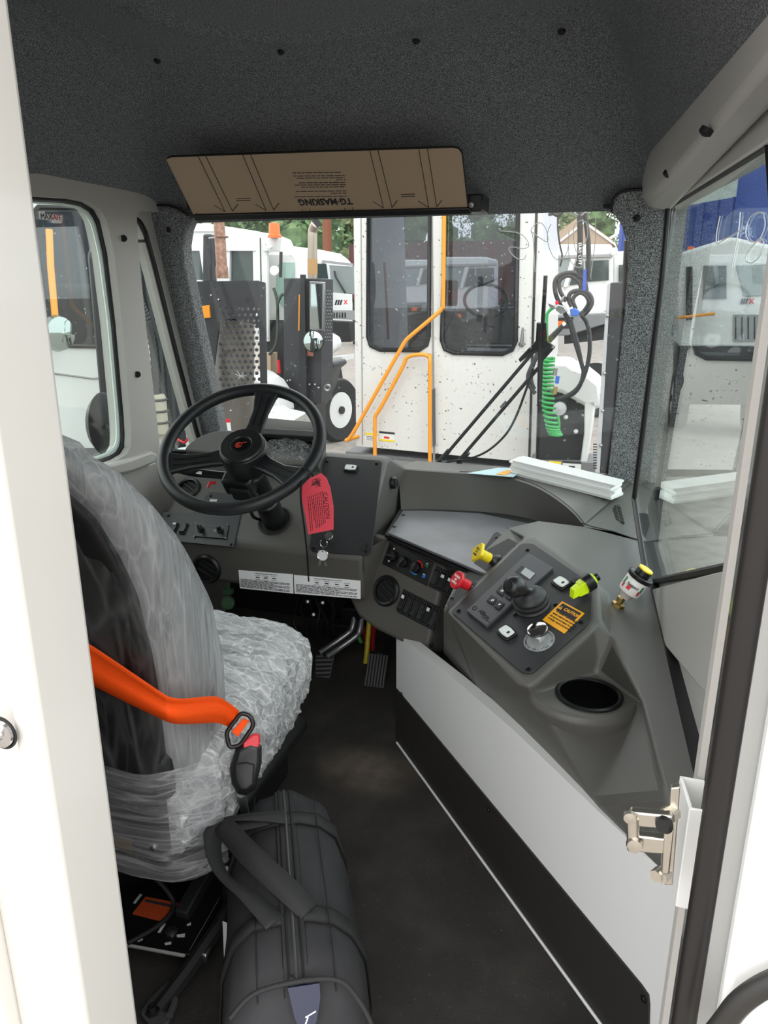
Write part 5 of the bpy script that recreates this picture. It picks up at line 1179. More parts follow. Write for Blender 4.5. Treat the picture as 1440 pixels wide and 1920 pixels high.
tb_ = ob('bag_tag', MB().prism([VZ(*q) for q in ((418, 1736, .10), (428, 1740, .10), (432, 1845, .04), (422, 1838, .04))], (0, .0, .012)), mat('tag_stripe', '#d0d0d0', .6), bag)
# ================================================================ OUTSIDE
G = -1.05
YP = lambda d: Pl((0, d, 0), (0, -1, 0), (1, 0, 0))
XPL = lambda d: Pl((d, 0, 0), (1, 0, 0), (0, 1, 0))
truck_w = mat('truck_white', '#d6d7d6', .35, coat=.2)
truck_dirty = mat('truck_white_dusty', '#d4d3cf', .45, spots=(38, '#5c5a57', .70))
skirt_m = mat('skirt_grey', '#6f6e70', .6)
frame_m = mat('chassis_black', '#1b1c1e', .5)
guard_m = mat('guard_black', '#2b2c30', .45, bump=(60, .1))
tint = glass('tinted_glass', (.50, .52, .55), .045, haze=.012, spots=34)
cabglass = mat('cab_glass', '#33403f', .06, spec=.8)
paleglass = mat('windscreen_pale', '#87908f', .08, spec=.8)
tyre_m = mat('tyre', '#1d1d1e', .75, bump=(120, .2))
amber_m = mat('amber_lens', '#f0691c', .3)
rail_o = mat('handrail_orange', '#e8951f', .4)
rust_m = mat('stack_brown', '#7d5b4b', .45, .3, var=(30, '#a17e6d', .4, .7))
grav = mat('ground_gravel', '#98918a', .95, bump=(30, .5), var=(6, '#867f79', .4, .65))
gr = MB(); gr.box((0, 40, G - .05), (240, 240, .1)); struct('ground', gr, grav)

def wheel(c, ax, parent, R=.50, nm='wheel'):
    c, ax = Ve(c), Ve(ax).normalized()
    t = ob(nm, MB().lathe([(R * .56, -.13), (R * .94, -.14), (R, -.10), (R, .10), (R * .94, .14), (R * .60, .13), (R * .56, .10)], c, ax, 32), tyre_m, parent, smooth=50)
    ob('rim', MB().lathe([(R * .57, .125), (R * .55, .06), (R * .40, .03), (R * .30, .09), (R * .14, .10), (R * .001, .10)], c, ax, 28), truck_w, t)
    x = ax.orthogonal().normalized(); y = ax.cross(x)
    for k in range(8): d = x * math.cos(PI * k / 4) + y * math.sin(PI * k / 4); ob('lug_nut', MB().cyl(c + ax * .085 + d * R * .23, c + ax * .115 + d * R * .23, .018, n=6), frame_m, t)
    ob('hub', MB().lathe([(R * .13, .09), (R * .12, .16), (.001, .165)], c, ax, 14), frame_m, t)
    return t
# ---- truck with its rear door, straight ahead; hollow cab seen through its tinted panes
YA = 6.0; PA_ = YP(YA)
ta = thing('yard_truck', 'white yard truck straight ahead showing its dusty rear wall, two tinted windows and orange handrails', 'truck', PA_.p(830, 833) + Ve((0, .8, 0)) - Ve((0, 0, PA_.p(830, 833).z - G)))
wa = [(662, 330), (1020, 310), (1004, 868), (668, 836)]
w1 = [(691, 380), (806, 375), (804, 630), (800, 647), (785, 657), (712, 656), (695, 648), (690, 632)]
w2_ = [(836, 373), (972, 368), (967, 640), (960, 656), (942, 664), (850, 662), (834, 655), (828, 638)]
holed('rear_wall', PA_, wa, [w1, w2_], truck_dirty, .06, ta, bevel=.0)
for w_ in (w1, w2_):
    fr_ = ob('window_gasket', MB().tube(PA_.P(w_, .004), .018, 6, closed=True), rubber_m, ta, smooth=60)
    ob('window_pane', MB().slab(PA_, w_, -.012, -.02), tint, fr_)
q = PA_.P(wa)
for nm_, a_, b_ in (('side_wall', q[0], q[3]), ('side_wall', q[1], q[2])):
    ob(nm_, MB().prism([a_ + Ve((0, .06, 0)), b_ + Ve((0, .06, 0)), b_ + Ve((0, 1.5, 0)), b_ + Ve((0, 1.5, .8)), a_ + Ve((0, 1.3, -.1)), a_ + Ve((0, .06, 0))][:5], Ve((.04 if nm_ and a_.x < -1.5 else -.04, 0, 0))), truck_w, ta)
x0_, x1_, zt, zb = q[3].x, q[2].x, q[0].z, q[3].z
ob('roof', MB().box(((x0_ + x1_) / 2, YA + .7, zt + .02), (x1_ - x0_, 1.5, .06)), truck_w, ta, bevel=.02)
ob('cab_floor', MB().box(((x0_ + x1_) / 2, YA + .8, zb + .02), (x1_ - x0_, 1.5, .06)), frame_m, ta)
ob('front_panel', MB().box(((x0_ + x1_) / 2, YA + 1.55, zb + .35), (x1_ - x0_, .06, .7)), frame_m, ta)
ob('dash_board', MB().box(((x0_ + x1_) / 2, YA + 1.3, zb + .70), (x1_ - x0_ - .1, .4, .1)), frame_m, ta, bevel=.03)
sb = ob('seat_back', MB().loft([sring(Ve((PA_.p(770, 600).x + .05, YA + .75, z)), (w_, 0, 0), (0, .08, 0), 24, 3) for z, w_ in ((zb + .35, .27), (zb + .75, .28), (zb + 1.0, .25), (zb + 1.12, .15))]), frame_m, ta, smooth=70)
ob('seat_cover', MB().box((PA_.p(782, 575).x + .05, YA + .70, PA_.p(780, 575).z + .1), (.26, .05, .22)), mat('maroon_cloth', '#5c1820', .8), ta, bevel=.02)
ob('inner_post', MB().box((PA_.p(745, 500).x, YA + 1.48, (zt + zb) / 2), (.10, .06, zt - zb)), frame_m, ta)
ob('cab_strap', MB().tube([Ve((PA_.p(700, 500).x, YA + .3, PA_.p(700, 490).z)), Ve((PA_.p(708, 600).x, YA + .3, PA_.p(700, 640).z))], .012, 6), mat('strap_red', '#9b2430', .6), ta)
ob('cab_wheel', MB().torus(Ve((PA_.p(842, 592).x + .1, YA + 1.1, PA_.p(838, 592).z + .1)), (.2, -.7, .7), .2, .016, 30, 6), frame_m, ta)
# door outline, handle, hinge, skirt
ob('door_gap', MB().ribbon(PA_.P([(808, 380), (812, 872)], .001), PA_.P([(811, 380), (816, 872)], .001), .004, (0, -1, 0)), mat('gap_grey', '#8d8c8a', .7), ta)
ob('door_gap', MB().ribbon(PA_.P([(1004, 380), (990, 868)], .001), PA_.P([(1009, 380), (994, 868)], .001), .006, (0, -1, 0)), frame_m, ta)
ob('corner_seam', MB().ribbon(PA_.P([(676, 380), (679, 834)], .001), PA_.P([(677.5, 380), (680.5, 834)], .001), .004, (0, -1, 0)), mat('gap_grey', '#8d8c8a'), ta)
dh = ob('door_handle', MB().lathe([(.022, 0), (.022, .02), (.012, .03)], PA_.p(978, 645, .002), (0, -1, 0), 14), steel_m, ta)
ob('handle_grip', MB().tube(PA_.P([(978, 645), (979, 636), (980, 614)], .03), [.016, .014, .007], 8), steel_m, dh)
ob('grab_plate', MB().slab(PA_, [(808, 732), (815, 728), (816, 835), (811, 838)], .0, .02), mat('grab_grey', '#55575c', .5), ta)
PAr = YP(YA - .11)
for pts in ([(833, 380), (831, 560), (829, 578), (815, 592), (772, 628), (760, 640), (748, 660), (700, 745), (660, 815), (648, 826)], [(703, 856), (703, 790), (705, 778), (714, 764), (754, 690), (762, 672), (775, 666), (795, 665), (804, 670), (806, 682), (806, 880)]):
    ob('handrail', MB().tube(spline(PAr.P(pts), 4), .0165, 10), rail_o, ta, smooth=80)
ob('handrail_foot', MB().tube([PAr.p(648, 826), PA_.p(672, 818)], .0165, 8), rail_o, ta)
for q_, k in (([(684, 811), (709, 813), (709, 829), (684, 827)], 0), ([(711, 808), (740, 811), (740, 829), (711, 826)], 1)):
    s_ = ob('warning_sticker', MB().slab(PA_, q_, .001, .003), cream_m, ta, label='small white warning sticker low on the rear wall')
    (xa, ya), (xb, yb), (xc, yc), (xd, yd) = q_
    ob('sticker_band', MB().slab(PA_, [(xa, ya), (xb, yb), (xb, yb + 4), (xa, ya + 4)], .003, .0038), yellow_m if k == 0 else ink_m, s_)
    if k: ob('sticker_band', MB().slab(PA_, [(xd, yd - 3.5), (xc, yc - 3.5), (xc, yc), (xd, yd)], .003, .0038), yellow_m, s_); lines(PA_, [(720, 818, 730, 819, 4)], .003, s_, red_m, 'pictogram')
    else: lines(PA_, [(687, 818 + 3 * r_, 706, 819 + 3 * r_, .9) for r_ in range(3)], .003, s_)
ob('skirt', MB().slab(PA_, [(666, 836), (1004, 868), (1004, 960), (666, 930)], -.05, -.30), skirt_m, ta)
ob('skirt_step', MB().slab(PA_, [(700, 858), (1000, 885), (1000, 940), (700, 905)], -.0, -.05), skirt_m, ta, bevel=.01)
ob('rear_frame', MB().box(((x0_ + x1_) / 2, YA + 1.0, -.62), (1.0, 2.6, .40)), frame_m, ta)
for sx_ in (-1, 1): wheel(((x0_ + x1_) / 2 + sx_ * .75, YA + 1.0, G + .5), (sx_, 0, 0), ta)

# ---- perforated guard, brown stack and white cab to the left of it
YG = 6.6; PG_ = YP(YG)
tg_ = thing('exhaust_guard', 'black perforated exhaust guard with tall brown stack, left of the truck ahead', 'guard', PG_.p(430, 900))
go = [(352, 528), (484, 526), (494, 532), (500, 850), (430, 860), (380, 860)]
hl = []
for r_ in range(14):
    for c_ in range(8):
        x = 413 + c_ * 10.4 + (5.2 if r_ % 2 else 0); y = 579 + r_ * 11
        if x < 490: hl.append([(x + 2.9 * math.cos(PI * k / 3), y + 3.6 * math.sin(PI * k / 3)) for k in range(6)])
holed('perforated_plate', PG_, go, hl, guard_m, .02, tg_)
ob('plate_edge', MB().slab(PG_, [(484, 526), (497, 530), (502, 850), (490, 852)], .0, .02), guard_m, tg_, bevel=.004)
ob('muffler', MB().cyl(VY(440, 560, YG + .35), VY(440, 900, YG + .35), .20, n=20), mat('muffler_grey', '#6d6761', .5, .3), tg_)
ob('stack_pipe', MB().lathe([(.062, 0), (.062, .10), (.054, .12), (.054, 1.2)], VY(417, 522, YG + .3), (0, 0, 1), 20), rust_m, tg_)
ob('stack_clamp', MB().torus(VY(416, 444, YG + .3), (0, 0, 1), .058, .008, 20, 6), rust_m, tg_)
ob('clamp_stay', MB().tube([VY(404, 446, YG + .3), VY(392, 447, YG + .35)], .010, 6), steel_m, tg_)
ob('intake_box', MB().slab(YP(YG + .5), [(391, 440), (406, 440), (408, 530), (390, 530)], 0, -.12), guard_m, tg_, bevel=.02)
ob('amber_bracket', MB().slab(PG_, [(378, 574), (391, 572), (393, 596), (381, 597), (375, 590)], .002, .03), rail_o, tg_, bevel=.004)
ob('hazard_sticker', MB().slab(PG_, [(422, 786), (431, 785), (434, 812), (425, 813)], .002, .004), cream_m, tg_)
ob('sticker_band', MB().slab(PG_, [(422, 786), (431, 785), (432, 792), (423, 793)], .004, .005), red_m, tg_)
for x, y in ((396, 554), (421, 737), (433, 770), (410, 562)): ob('guard_bolt', MB().sphere(PG_.p(x, y, .01), .013, 8), steel_m, tg_)

YB = 9.0; PB_ = YP(YB)
tb2 = thing('yard_truck', 'white yard truck cab with amber beacon behind the perforated guard', 'truck', Ve((VY(450, 600, YB).x, YB + .9, G)))
holed('cab_wall', PB_, [(330, 440), (352, 432), (470, 434), (500, 438), (503, 640), (330, 640)], [[(431, 456), (462, 457), (471, 461), (474, 470), (475, 530), (430, 530)], [(345, 470), (374, 470), (382, 525), (345, 525)]], truck_w, .05, tb2)
ob('cab_shell', MB().slab(PB_, [(330, 440), (352, 432), (500, 436), (503, 640), (330, 640)], -1.3, -1.36), frame_m, tb2)
ob('roof', MB().slab(PB_, [(338, 436), (352, 430), (480, 433), (503, 438), (503, 446), (338, 446)], .02, -1.3), truck_w, tb2)
ob('roof_front', MB().slab(PB_, [(503, 438), (520, 440), (545, 450), (558, 478), (503, 478)], .02, -1.3), truck_w, tb2)
for q_ in ([(431, 456), (474, 457), (475, 530), (430, 530)], [(345, 470), (382, 470), (382, 525), (345, 525)]): ob('side_window', MB().slab(PB_, q_, -.05, -.06), cabglass, tb2)
ob('door_gap', MB().ribbon(PB_.P([(487, 446), (491, 640)], .001), PB_.P([(489, 446), (493, 640)], .001), .004, (0, -1, 0)), frame_m, tb2)
ob('front_corner', MB().slab(PB_, [(503, 475), (556, 476), (560, 490), (560, 690), (503, 690)], -.3, -.36), truck_w, tb2, bevel=.02)
ob('front_window', MB().slab(PB_, [(527, 492), (552, 492), (552, 580), (545, 590), (518, 560), (520, 500)], -.28, -.30), mat('green_glass', '#8fb0a4', .1, spec=.8), tb2)
bb_ = ob('beacon', MB().lathe([(.085, 0), (.085, .03), (.072, .04), (.064, .17), (.001, .18)], VY(515, 446, YB - .1), (0, 0, 1), 20), amber_m, tb2, label='amber beacon')
ob('beacon_box', MB().slab(YP(YB - .05), [(500, 447), (529, 447), (526, 472), (503, 472)], 0, -.15), truck_w, tb2, bevel=.01)
for x, y, r_ in ((506, 462, .035), (516, 508, .062)): l_ = ob('work_lamp', MB().lathe([(r_, 0), (r_, .03), (r_ * .85, .04), (.001, .045)], VY(x, y, YB - .1), (.1, -1, 0), 18), cream_m, tb2)
ob('lamp_bracket', MB().tube([VY(527, 472, YB - .1), VY(526, 520, YB - .1)], .022, 6), frame_m, tb2)
for pts in ([(513, 540), (520, 570), (519, 640), (505, 665)], [(560, 540), (556, 610), (560, 690)], [(519, 572), (530, 552), (545, 565), (548, 600)]):
    ob('coiled_hose', MB().tube(spline([VY(x, y, YB - .3) for x, y in pts], 6), .020, 8), mat('hose_dark_green', '#28352c', .5), tb2, smooth=80)
ob('tool_tray', MB().slab(YP(YB - .2), [(498, 660), (520, 660), (520, 700), (498, 700)], 0, -.2), mat('tray_beige', '#b39d83', .7), tb2)
ob('inner_wall', MB().slab(YP(YB + .2), [(490, 600), (556, 600), (556, 800), (490, 800)], 0, -.05), frame_m, tb2)
ob('red_gladhand', MB().tube([VY(522, 675, YB - .35), VY(524, 700, YB - .35)], .022, 8), red_m, tb2)
fw_ = thing('front_fender', 'white rounded fender and deck seen above the steering wheel', 'fender', VY(540, 860, 8.0))
ob('fender_panel', MB().slab(YP(8.0), [(498, 690), (515, 696), (535, 710), (548, 730), (556, 770), (498, 770)], 0, -.5), truck_w, fw_, bevel=.05)
ob('deck_panel', MB().slab(YP(7.6), [(498, 772), (530, 755), (545, 765), (590, 775), (600, 830), (498, 830)], 0, -.6), truck_w, fw_, bevel=.04)
ob('deck_rail', MB().slab(YP(7.55), [(535, 800), (590, 768), (600, 772), (600, 790), (560, 812)], 0, -.2), mat('rail_off_white', '#bdbbb4', .5), fw_)
# ---- black tall box with mirror, chrome stack and wheel
YC = 8.6; PC_ = YP(YC)
tc_ = thing('exhaust_tower', 'black upright guard box with mirrors and bent chrome stack beside the truck ahead', 'guard', VY(590, 800, YC))
ob('tower_box', MB().slab(PC_, [(557, 522), (625, 523), (624, 748), (582, 750), (556, 740)], 0, -.4), guard_m, tc_, bevel=.01)
ob('front_post', MB().slab(YP(YC - .1), [(566, 515), (574, 515), (578, 800), (562, 800)], 0, -.05), frame_m, tc_)
ob('edge_trim', MB().slab(PC_, [(560, 552), (563, 552), (562, 620), (559, 620)], .0, .02), rail_o, tc_)
mr = ob('mirror_frame', MB().slab(PC_, [(580, 527), (608, 529), (607, 622), (580, 618)], .02, .07), steel_m, tc_, bevel=.006)
ob('mirror_glass', MB().slab(PC_, [(583, 531), (604, 533), (603, 617), (583, 614)], .07, .075), mat('mirror', '#9aa5a2', .03, 1), mr)
rm = ob('round_mirror', MB().lathe([(.125, 0), (.118, .02), (.06, .035), (.001, .04)], VY(588, 640, YC - .18), (.1, -1, .1), 26), mat('mirror', '#9aa5a2'), tc_)
ob('mirror_rim', MB().torus(VY(588, 640, YC - .18), (.1, -1, .1), .126, .008, 28, 6), frame_m, rm)
mb = MB()
for r_ in range(16):
    for c_ in range(3): mb.cyl(PC_.p(610 + c_ * 4.5 + (2 if r_ % 2 else 0), 545 + r_ * 6.2, .002), PC_.p(610 + c_ * 4.5 + (2 if r_ % 2 else 0), 545 + r_ * 6.2, -.01), .008, n=6)
ob('perforations', mb, mat('perforation_light', '#8d9090', .6), tc_, kind='stuff')
ob('tower_label', MB().slab(PC_, [(575, 655), (588, 656), (587, 668), (575, 667)], .002, .004), mat('label_salmon', '#d98a74', .6), tc_)
stt = ob('stack', MB().tube(spline([VY(586, 522, YC + .2), VY(586, 450, YC + .2), VY(587, 432, YC + .2), VY(592, 420, YC + .16)], 5), .058, 14), mat('stack_steel', '#a79c8e', .35, .7), tc_, smooth=80)
ob('stack_mouth', MB().lathe([(.058, 0), (.05, .002), (.001, -.02)], VY(592.5, 419, YC + .155), (.4, -.8, .5), 16), dull_m, stt)
ob('rust_band', MB().cyl(VY(586, 515, YC + .2), VY(586, 485, YC + .2), .061, n=16), mat('rust_tan', '#b08a5c', .6), stt)
ob('wheel_arch', MB().slab(YP(YC + .5), [(596, 745), (622, 700), (630, 675), (648, 672), (652, 680), (640, 690), (632, 720), (612, 760)], 0, -.5), guard_m, tc_, bevel=.02)
ob('deck_edge', MB().slab(YP(YC + 1.2), [(622, 668), (664, 663), (664, 672), (640, 680), (638, 692), (622, 690)], 0, -.5), truck_w, tc_)
ob('hub_fender', MB().slab(YP(YC + 1.4), [(622, 622), (640, 632), (643, 648), (632, 660), (622, 662)], 0, -.5), truck_w, tc_, bevel=.04)
ob('lower_box', MB().slab(PC_, [(572, 750), (612, 750), (612, 860), (572, 860)], -.02, -.6), frame_m, tc_, bevel=.02)
for x, y in ((539, 714), (544, 713), (580, 721), (590, 721), (597, 727)): ob('box_bolt', MB().sphere(VY(x, y, YC - .05), .016, 8), steel_m, tc_)
ob('tow_eye', MB().torus(VY(614, 727, YC - .05), (.2, -1, 0), .035, .015, 16, 6), steel_m, tc_)
gc_ = VZ(629, 826, G); wt = thing('truck_wheel', 'black tyre with white steel rim left of the white truck ahead', 'wheel', gc_)
wheel(gc_ + Ve((0, 0, .50)), (.95, -.30, .02), wt, .50, 'tyre')
# ---- far truck with windscreen and stripes logo
def far_front(d, lab, o, roof, ws, logo, grille, mark=True):
    P_ = YP(d); t = thing('yard_truck', lab, 'truck', Ve((P_.p(*o).x, d + 1, G)))
    ob('cab_body', MB().slab(P_, roof, 0, -1.6), truck_w, t, bevel=.05)
    ob('windscreen', MB().slab(P_, ws, .01, .03), paleglass, t, bevel=.006)
    if logo:
        for k in range(3): x, y = logo; ob('stripe_mark', MB().slab(P_, [(x + 4.5 * k + 3, y), (x + 4.5 * k + 6, y), (x + 4.5 * k + 3, y + 10), (x + 4.5 * k, y + 10)], .01, .025), ink_m, t)
        text('X', .10, P_.p(logo[0] + 21, logo[1] + 5, .02), (1, 0, 0), (0, 0, 1), red_m, t, bold=.04)
    if grille:
        g_ = ob('grille', MB().slab(P_, grille, .01, .03), mat('grille_grey', '#8b8d8d', .5), t)
        (xa, ya), (xb, yb) = grille[0], grille[2]
        for k in range(5): xx = xa + 3 + (xb - xa) * .62 * k / 5; ob('grille_slot', MB().slab(P_, [(xx, ya + 4), (xx + 2.6, ya + 4), (xx + 2.6, yb - 4), (xx, yb - 4)], .03, .036), frame_m, g_)
    return t
YD = 13.0
td = far_front(YD, 'far white yard truck with pale windscreen and striped emblem left of the truck ahead', (630, 600),
               [(553, 474), (560, 467), (600, 468), (640, 476), (658, 490), (662, 500), (662, 640), (580, 640), (570, 560), (566, 500)], [(617, 497), (664, 500), (664, 552), (622, 548)], (627, 562), [(622, 582), (664, 582), (664, 600), (622, 598)])
ob('wiper', MB().tube([VY(627, 508, YD - .08), VY(630, 520, YD - .08), VY(648, 550, YD - .08)], .02, 6), frame_m, td)
ob('side_glass', MB().slab(YP(YD), [(592, 494), (611, 495), (615, 524), (592, 524)], .01, .03), cabglass, td)
ob('bumper', MB().slab(YP(YD - .1), [(622, 600), (664, 602), (664, 640), (622, 640)], 0, -.2), frame_m, td, bevel=.02)
for sx_ in (-1, 1): wheel(Ve((VY(632, 600, YD).x + sx_ * .6, YD + 1, G + .5)), (sx_, 0, 0), td)
ob('roof_lip', MB().slab(YP(YD - .05), [(611, 488), (662, 494), (663, 499), (612, 493)], 0, -.2), mat('visor_grey', '#8f8f8f', .5), td)

# ---- trucks beyond, seen through the panes of the truck ahead and on the right
def side_truck(d, lab, x0, y0, s, body=True, wheelx=None, dark=True):
    """cab facing left, drawn from its side; x0,y0 = pixel of roof front corner, s = pixels per unit"""
    P_ = YP(d); f = lambda *q: [(x0 + a * s, y0 + b * s) for a, b in q]
    t = thing('yard_truck', lab, 'truck', Ve((P_.p(x0 + .8 * s, y0).x, d + 1, G)))
    hol = f((.88, .28), (1.42, .26), (1.42, .72), (.90, .76))
    ob('cab_body', MB().slab(P_, f((.0, .05), (.2, .0), (1.5, .0), (1.55, .06), (1.56, 1.45), (.0, 1.5), (-.02, .8), (.12, .2)), 0, -1.5), truck_w, t, bevel=.04)
    ob('windscreen', MB().slab(P_, f((.0, .26), (.55, .25), (.38, .86), (-.02, .88)), .01, .03), paleglass, t, bevel=.005)
    ob('corner_pillar', MB().slab(P_, f((.55, .23), (.66, .23), (.47, .88), (.38, .88)), .01, .05), truck_w, t)
    ob('quarter_glass', MB().slab(P_, f((.68, .28), (.84, .28), (.84, .80), (.52, .84)), .01, .025), cabglass, t)
    ob('door_glass', MB().slab(P_, hol, .01, .03), cabglass, t, bevel=.004)
    ob('roof_lip', MB().slab(P_, f((-.04, .16), (1.5, .12), (1.5, .20), (-.02, .24)), .0, .06), mat('visor_grey', '#8f8f8f'), t, bevel=.01)
    ob('door_mirror', MB().slab(YP(d - .15), f((.82, .5), (.92, .5), (.92, .75), (.82, .75)), 0, -.04), frame_m, t)
    ob('bumper', MB().slab(YP(d - .05), f((-.02, 1.5), (1.5, 1.42), (1.5, 1.62), (.6, 1.9), (.0, 1.9)), 0, -1.4), mat('bumper_grey', '#77787a', .5), t, bevel=.02)
    ob('bumper_recess', MB().slab(YP(d - .06), f((.1, 1.6), (.62, 1.56), (.58, 1.82), (.12, 1.84)), 0, -.05), frame_m, t)
    ob('marker_lamp', MB().slab(YP(d - .1), f((.24, 1.66), (.44, 1.65), (.44, 1.78), (.24, 1.79)), 0, -.05), amber_m, t, bevel=.004)
    ob('chassis', MB().slab(P_, f((.5, 1.5), (3.2, 1.4), (3.2, 1.8), (.5, 2.1)), -.2, -1.3), frame_m, t)
    if wheelx: c = P_.p(x0 + wheelx * s, y0 + 2.0 * s); wheel(Ve((c.x, d + .2, G + .5)), (-.35, -.93, 0), t, .50)
    return t
YE = 14.5
te = side_truck(YE, 'white yard truck facing left behind the coiled hoses at the right of the windscreen', 1025, 466, 82, wheelx=1.16)
text('X', .12, YP(YE).p(1122, 600, .02), (1, 0, 0), (0, 0, 1), red_m, te, bold=.04); lines(YP(YE), [(1128, 599, 1137, 598, 2)], .012, te, red_m, 'door_lettering')
ob('rear_cab', MB().slab(YP(YE + .3), [(1152, 478), (1230, 470), (1230, 600), (1152, 610)], 0, -1.3), truck_w, te, bevel=.03)
ob('rear_glass', MB().slab(YP(YE + .28), [(1160, 497), (1215, 492), (1215, 528), (1160, 530)], .01, .03), cabglass, te)
ob('roof_lamp', MB().slab(YP(YE - .1), [(1146, 466), (1157, 464), (1160, 476), (1147, 480)], 0, -.12), cream_m, te, bevel=.01)
tf = side_truck(18.0, 'white yard truck seen through the right rear window of the truck ahead', 838, 486, 62, wheelx=1.1)
th_ = side_truck(22.5, 'white yard truck seen through the left rear window of the truck ahead', 760, 490, 52, wheelx=1.1)
# trucks and blue building beyond the right side glass
ti = far_front(13.0, 'white yard truck with striped emblem beyond the right side window', (1380, 560), [(1262, 482), (1300, 470), (1350, 455), (1420, 470), (1500, 470), (1500, 640), (1262, 640)], [(1380, 498), (1470, 494), (1470, 552), (1395, 556)], (1388, 560), [(1375, 590), (1470, 590), (1470, 640), (1375, 640)])
for x, y in ((1294, 478), (1362, 462), (1418, 470)): ob('beacon', MB().lathe([(.06, 0), (.05, .12), (.001, .13)], VY(x, y, 13.2), (0, 0, 1), 14), amber_m, ti)
ob('side_glass', MB().slab(YP(13.0), [(1318, 498), (1362, 498), (1362, 560), (1318, 560)], .01, .03), cabglass, ti)
ob('air_stack', MB().cyl(VY(1292, 500, 12.9), VY(1292, 600, 12.9), .05, n=12), frame_m, ti)
ob('orange_rail', MB().tube([VY(1270, 596, 12.8), VY(1340, 588, 12.8)], .025, 6), rail_o, ti)
ob('chassis', MB().slab(YP(13.0), [(1262, 640), (1500, 640), (1500, 740), (1262, 740)], .02, -1.2), frame_m, ti)
for sx_ in (0, 1.2): wheel(Ve((VY(1300, 600, 13).x + sx_, 14, G + .5)), (-1 if sx_ == 0 else 1, 0, 0), ti)
bw = thing('warehouse', 'blue and white steel warehouse beyond the yard at the right', 'building', VZ(1300, 620, G))
blue_m = mat('cladding_blue', '#2f4c9c', .6); bwh = mat('cladding_white', '#c2cbc8', .6)
L0, L1 = VY(1150, 560, 48), VY(1700, 560, 30); bdv = (L1 - L0); nv = Ve((bdv.y, -bdv.x, 0)).normalized()
if nv.y > 0: nv = -nv
def wallq(t0, t1, z0, z1, off): 
    a, b = L0 + bdv * t0 + nv * off, L0 + bdv * t1 + nv * off
    return [Ve((a.x, a.y, z0)), Ve((b.x, b.y, z0)), Ve((b.x, b.y, z1)), Ve((a.x, a.y, z1))]
ob('lower_cladding', MB().prism(wallq(0, 1, G, 5.2, 0), nv * -.3), blue_m, bw)
ob('upper_cladding', MB().prism(wallq(.14, 1, 5.2, 14, 0), nv * -.3), bwh, bw)
for k in range(18): ob('cladding_rib', MB().prism(wallq(.02 + k * .054, .026 + k * .054, G, 5.2, .06), nv * -.06), blue_m, bw)
ob('blue_bay', MB().prism(wallq(.60, 1, G, 14, 1.2), nv * -1.0), blue_m, bw)
ob('wall_lamp', MB().box(VY(1288, 383, 43.0), (.7, .3, .5)), cream_m, bw)

# ---- things close ahead on the right: guard post, fender, hoses
gp = thing('guard_post', 'black upright guard panel with pale edge just left of the right pillar', 'guard', VY(1150, 900, 5.0))
P5 = YP(5.0)
ob('panel', MB().slab(P5, [(1145, 530), (1185, 528), (1185, 950), (1120, 950)], 0, -.06), guard_m, gp, bevel=.006)
ob('pale_edge', MB().slab(P5, [(1139, 534), (1145, 531), (1121, 950), (1112, 950)], .004, -.04), mat('edge_grey', '#a8aaac', .5), gp)
for y in (592, 700, 770, 835): ob('panel_bolt', MB().sphere(P5.p(1142 - (y - 534) * .05, y, .01), .012, 8), steel_m, gp)
mb = [ob('edge_scale', MB().slab(P5, [(1112, 832 + 5 * k), (1119, 832 + 5 * k), (1119, 834 + 5 * k), (1112, 834 + 5 * k)], .006, .01), frame_m, gp) for k in range(10)]
fn = thing('deck_fender', 'white fender with black bolted side panel behind the green coil hose', 'fender', VY(1070, 900, 5.6))
P56 = YP(5.6)
ob('fender_top', MB().slab(P56, [(1036, 668), (1072, 668), (1082, 676), (1100, 682), (1130, 706), (1134, 745), (1118, 752), (1102, 745), (1062, 722), (1036, 720)], 0, -.5), truck_w, fn, bevel=.03)
ob('fender_side', MB().slab(P56, [(1100, 744), (1120, 740), (1112, 800), (1104, 853), (1092, 853), (1099, 800)], 0, -.3), truck_w, fn, bevel=.01)
ob('black_panel', MB().slab(P56, [(1010, 716), (1062, 722), (1101, 746), (1093, 870), (1008, 870)], -.06, -.10), frame_m, fn)
for x, y in ((1084, 751), (1061, 782), (1080, 809)): ob('panel_bolt', MB().sphere(P56.p(x, y, -.05), .018, 8), cream_m, fn)
ob('steel_hub', MB().lathe([(.05, 0), (.05, .05), (.001, .07)], P56.p(1050, 765, -.06), (0, -1, 0), 14), mat('hub_pale', '#b9bbbd', .5), fn)
ob('deck_plate', MB().slab(P56, [(1000, 850), (1125, 850), (1125, 900), (1000, 900)], .05, -.3), skirt_m, fn)
for q_, k in (([(1029, 864), (1052, 866), (1052, 886), (1029, 884)], 0), ([(1055, 864), (1090, 866), (1089, 888), (1055, 886)], 1)):
    s_ = ob('warning_sticker', MB().slab(P56, q_, .052, .055), cream_m, fn); (xa, ya), (xb, yb), (xc, yc), (xd, yd) = q_
    ob('sticker_band', MB().slab(P56, [(xa, ya), (xb, yb), (xb, yb + 4), (xa, ya + 4)], .055, .057), yellow_m if not k else ink_m, s_)
    if k: ob('sticker_band', MB().slab(P56, [(xd, yd - 4), (xc, yc - 4), (xc, yc), (xd, yd)], .055, .057), yellow_m, s_); lines(P56, [(1066, 873, 1078, 874, 6)], .055, s_, ink_m, 'pictogram')
ob('fender_wheel', MB().lathe([(.26, -.1), (.3, 0), (.26, .1)], VY(1040, 800, 6.2), (1, 0, 0), 20), tyre_m, fn)
P54 = YP(5.4); hose_b = mat('air_line_black', '#2a2b2d', .45)
hr = thing('hose_hanger', 'pair of black spring rods hanging hoses, white capitals down the left one', 'hanger', VY(1090, 600, 5.4))
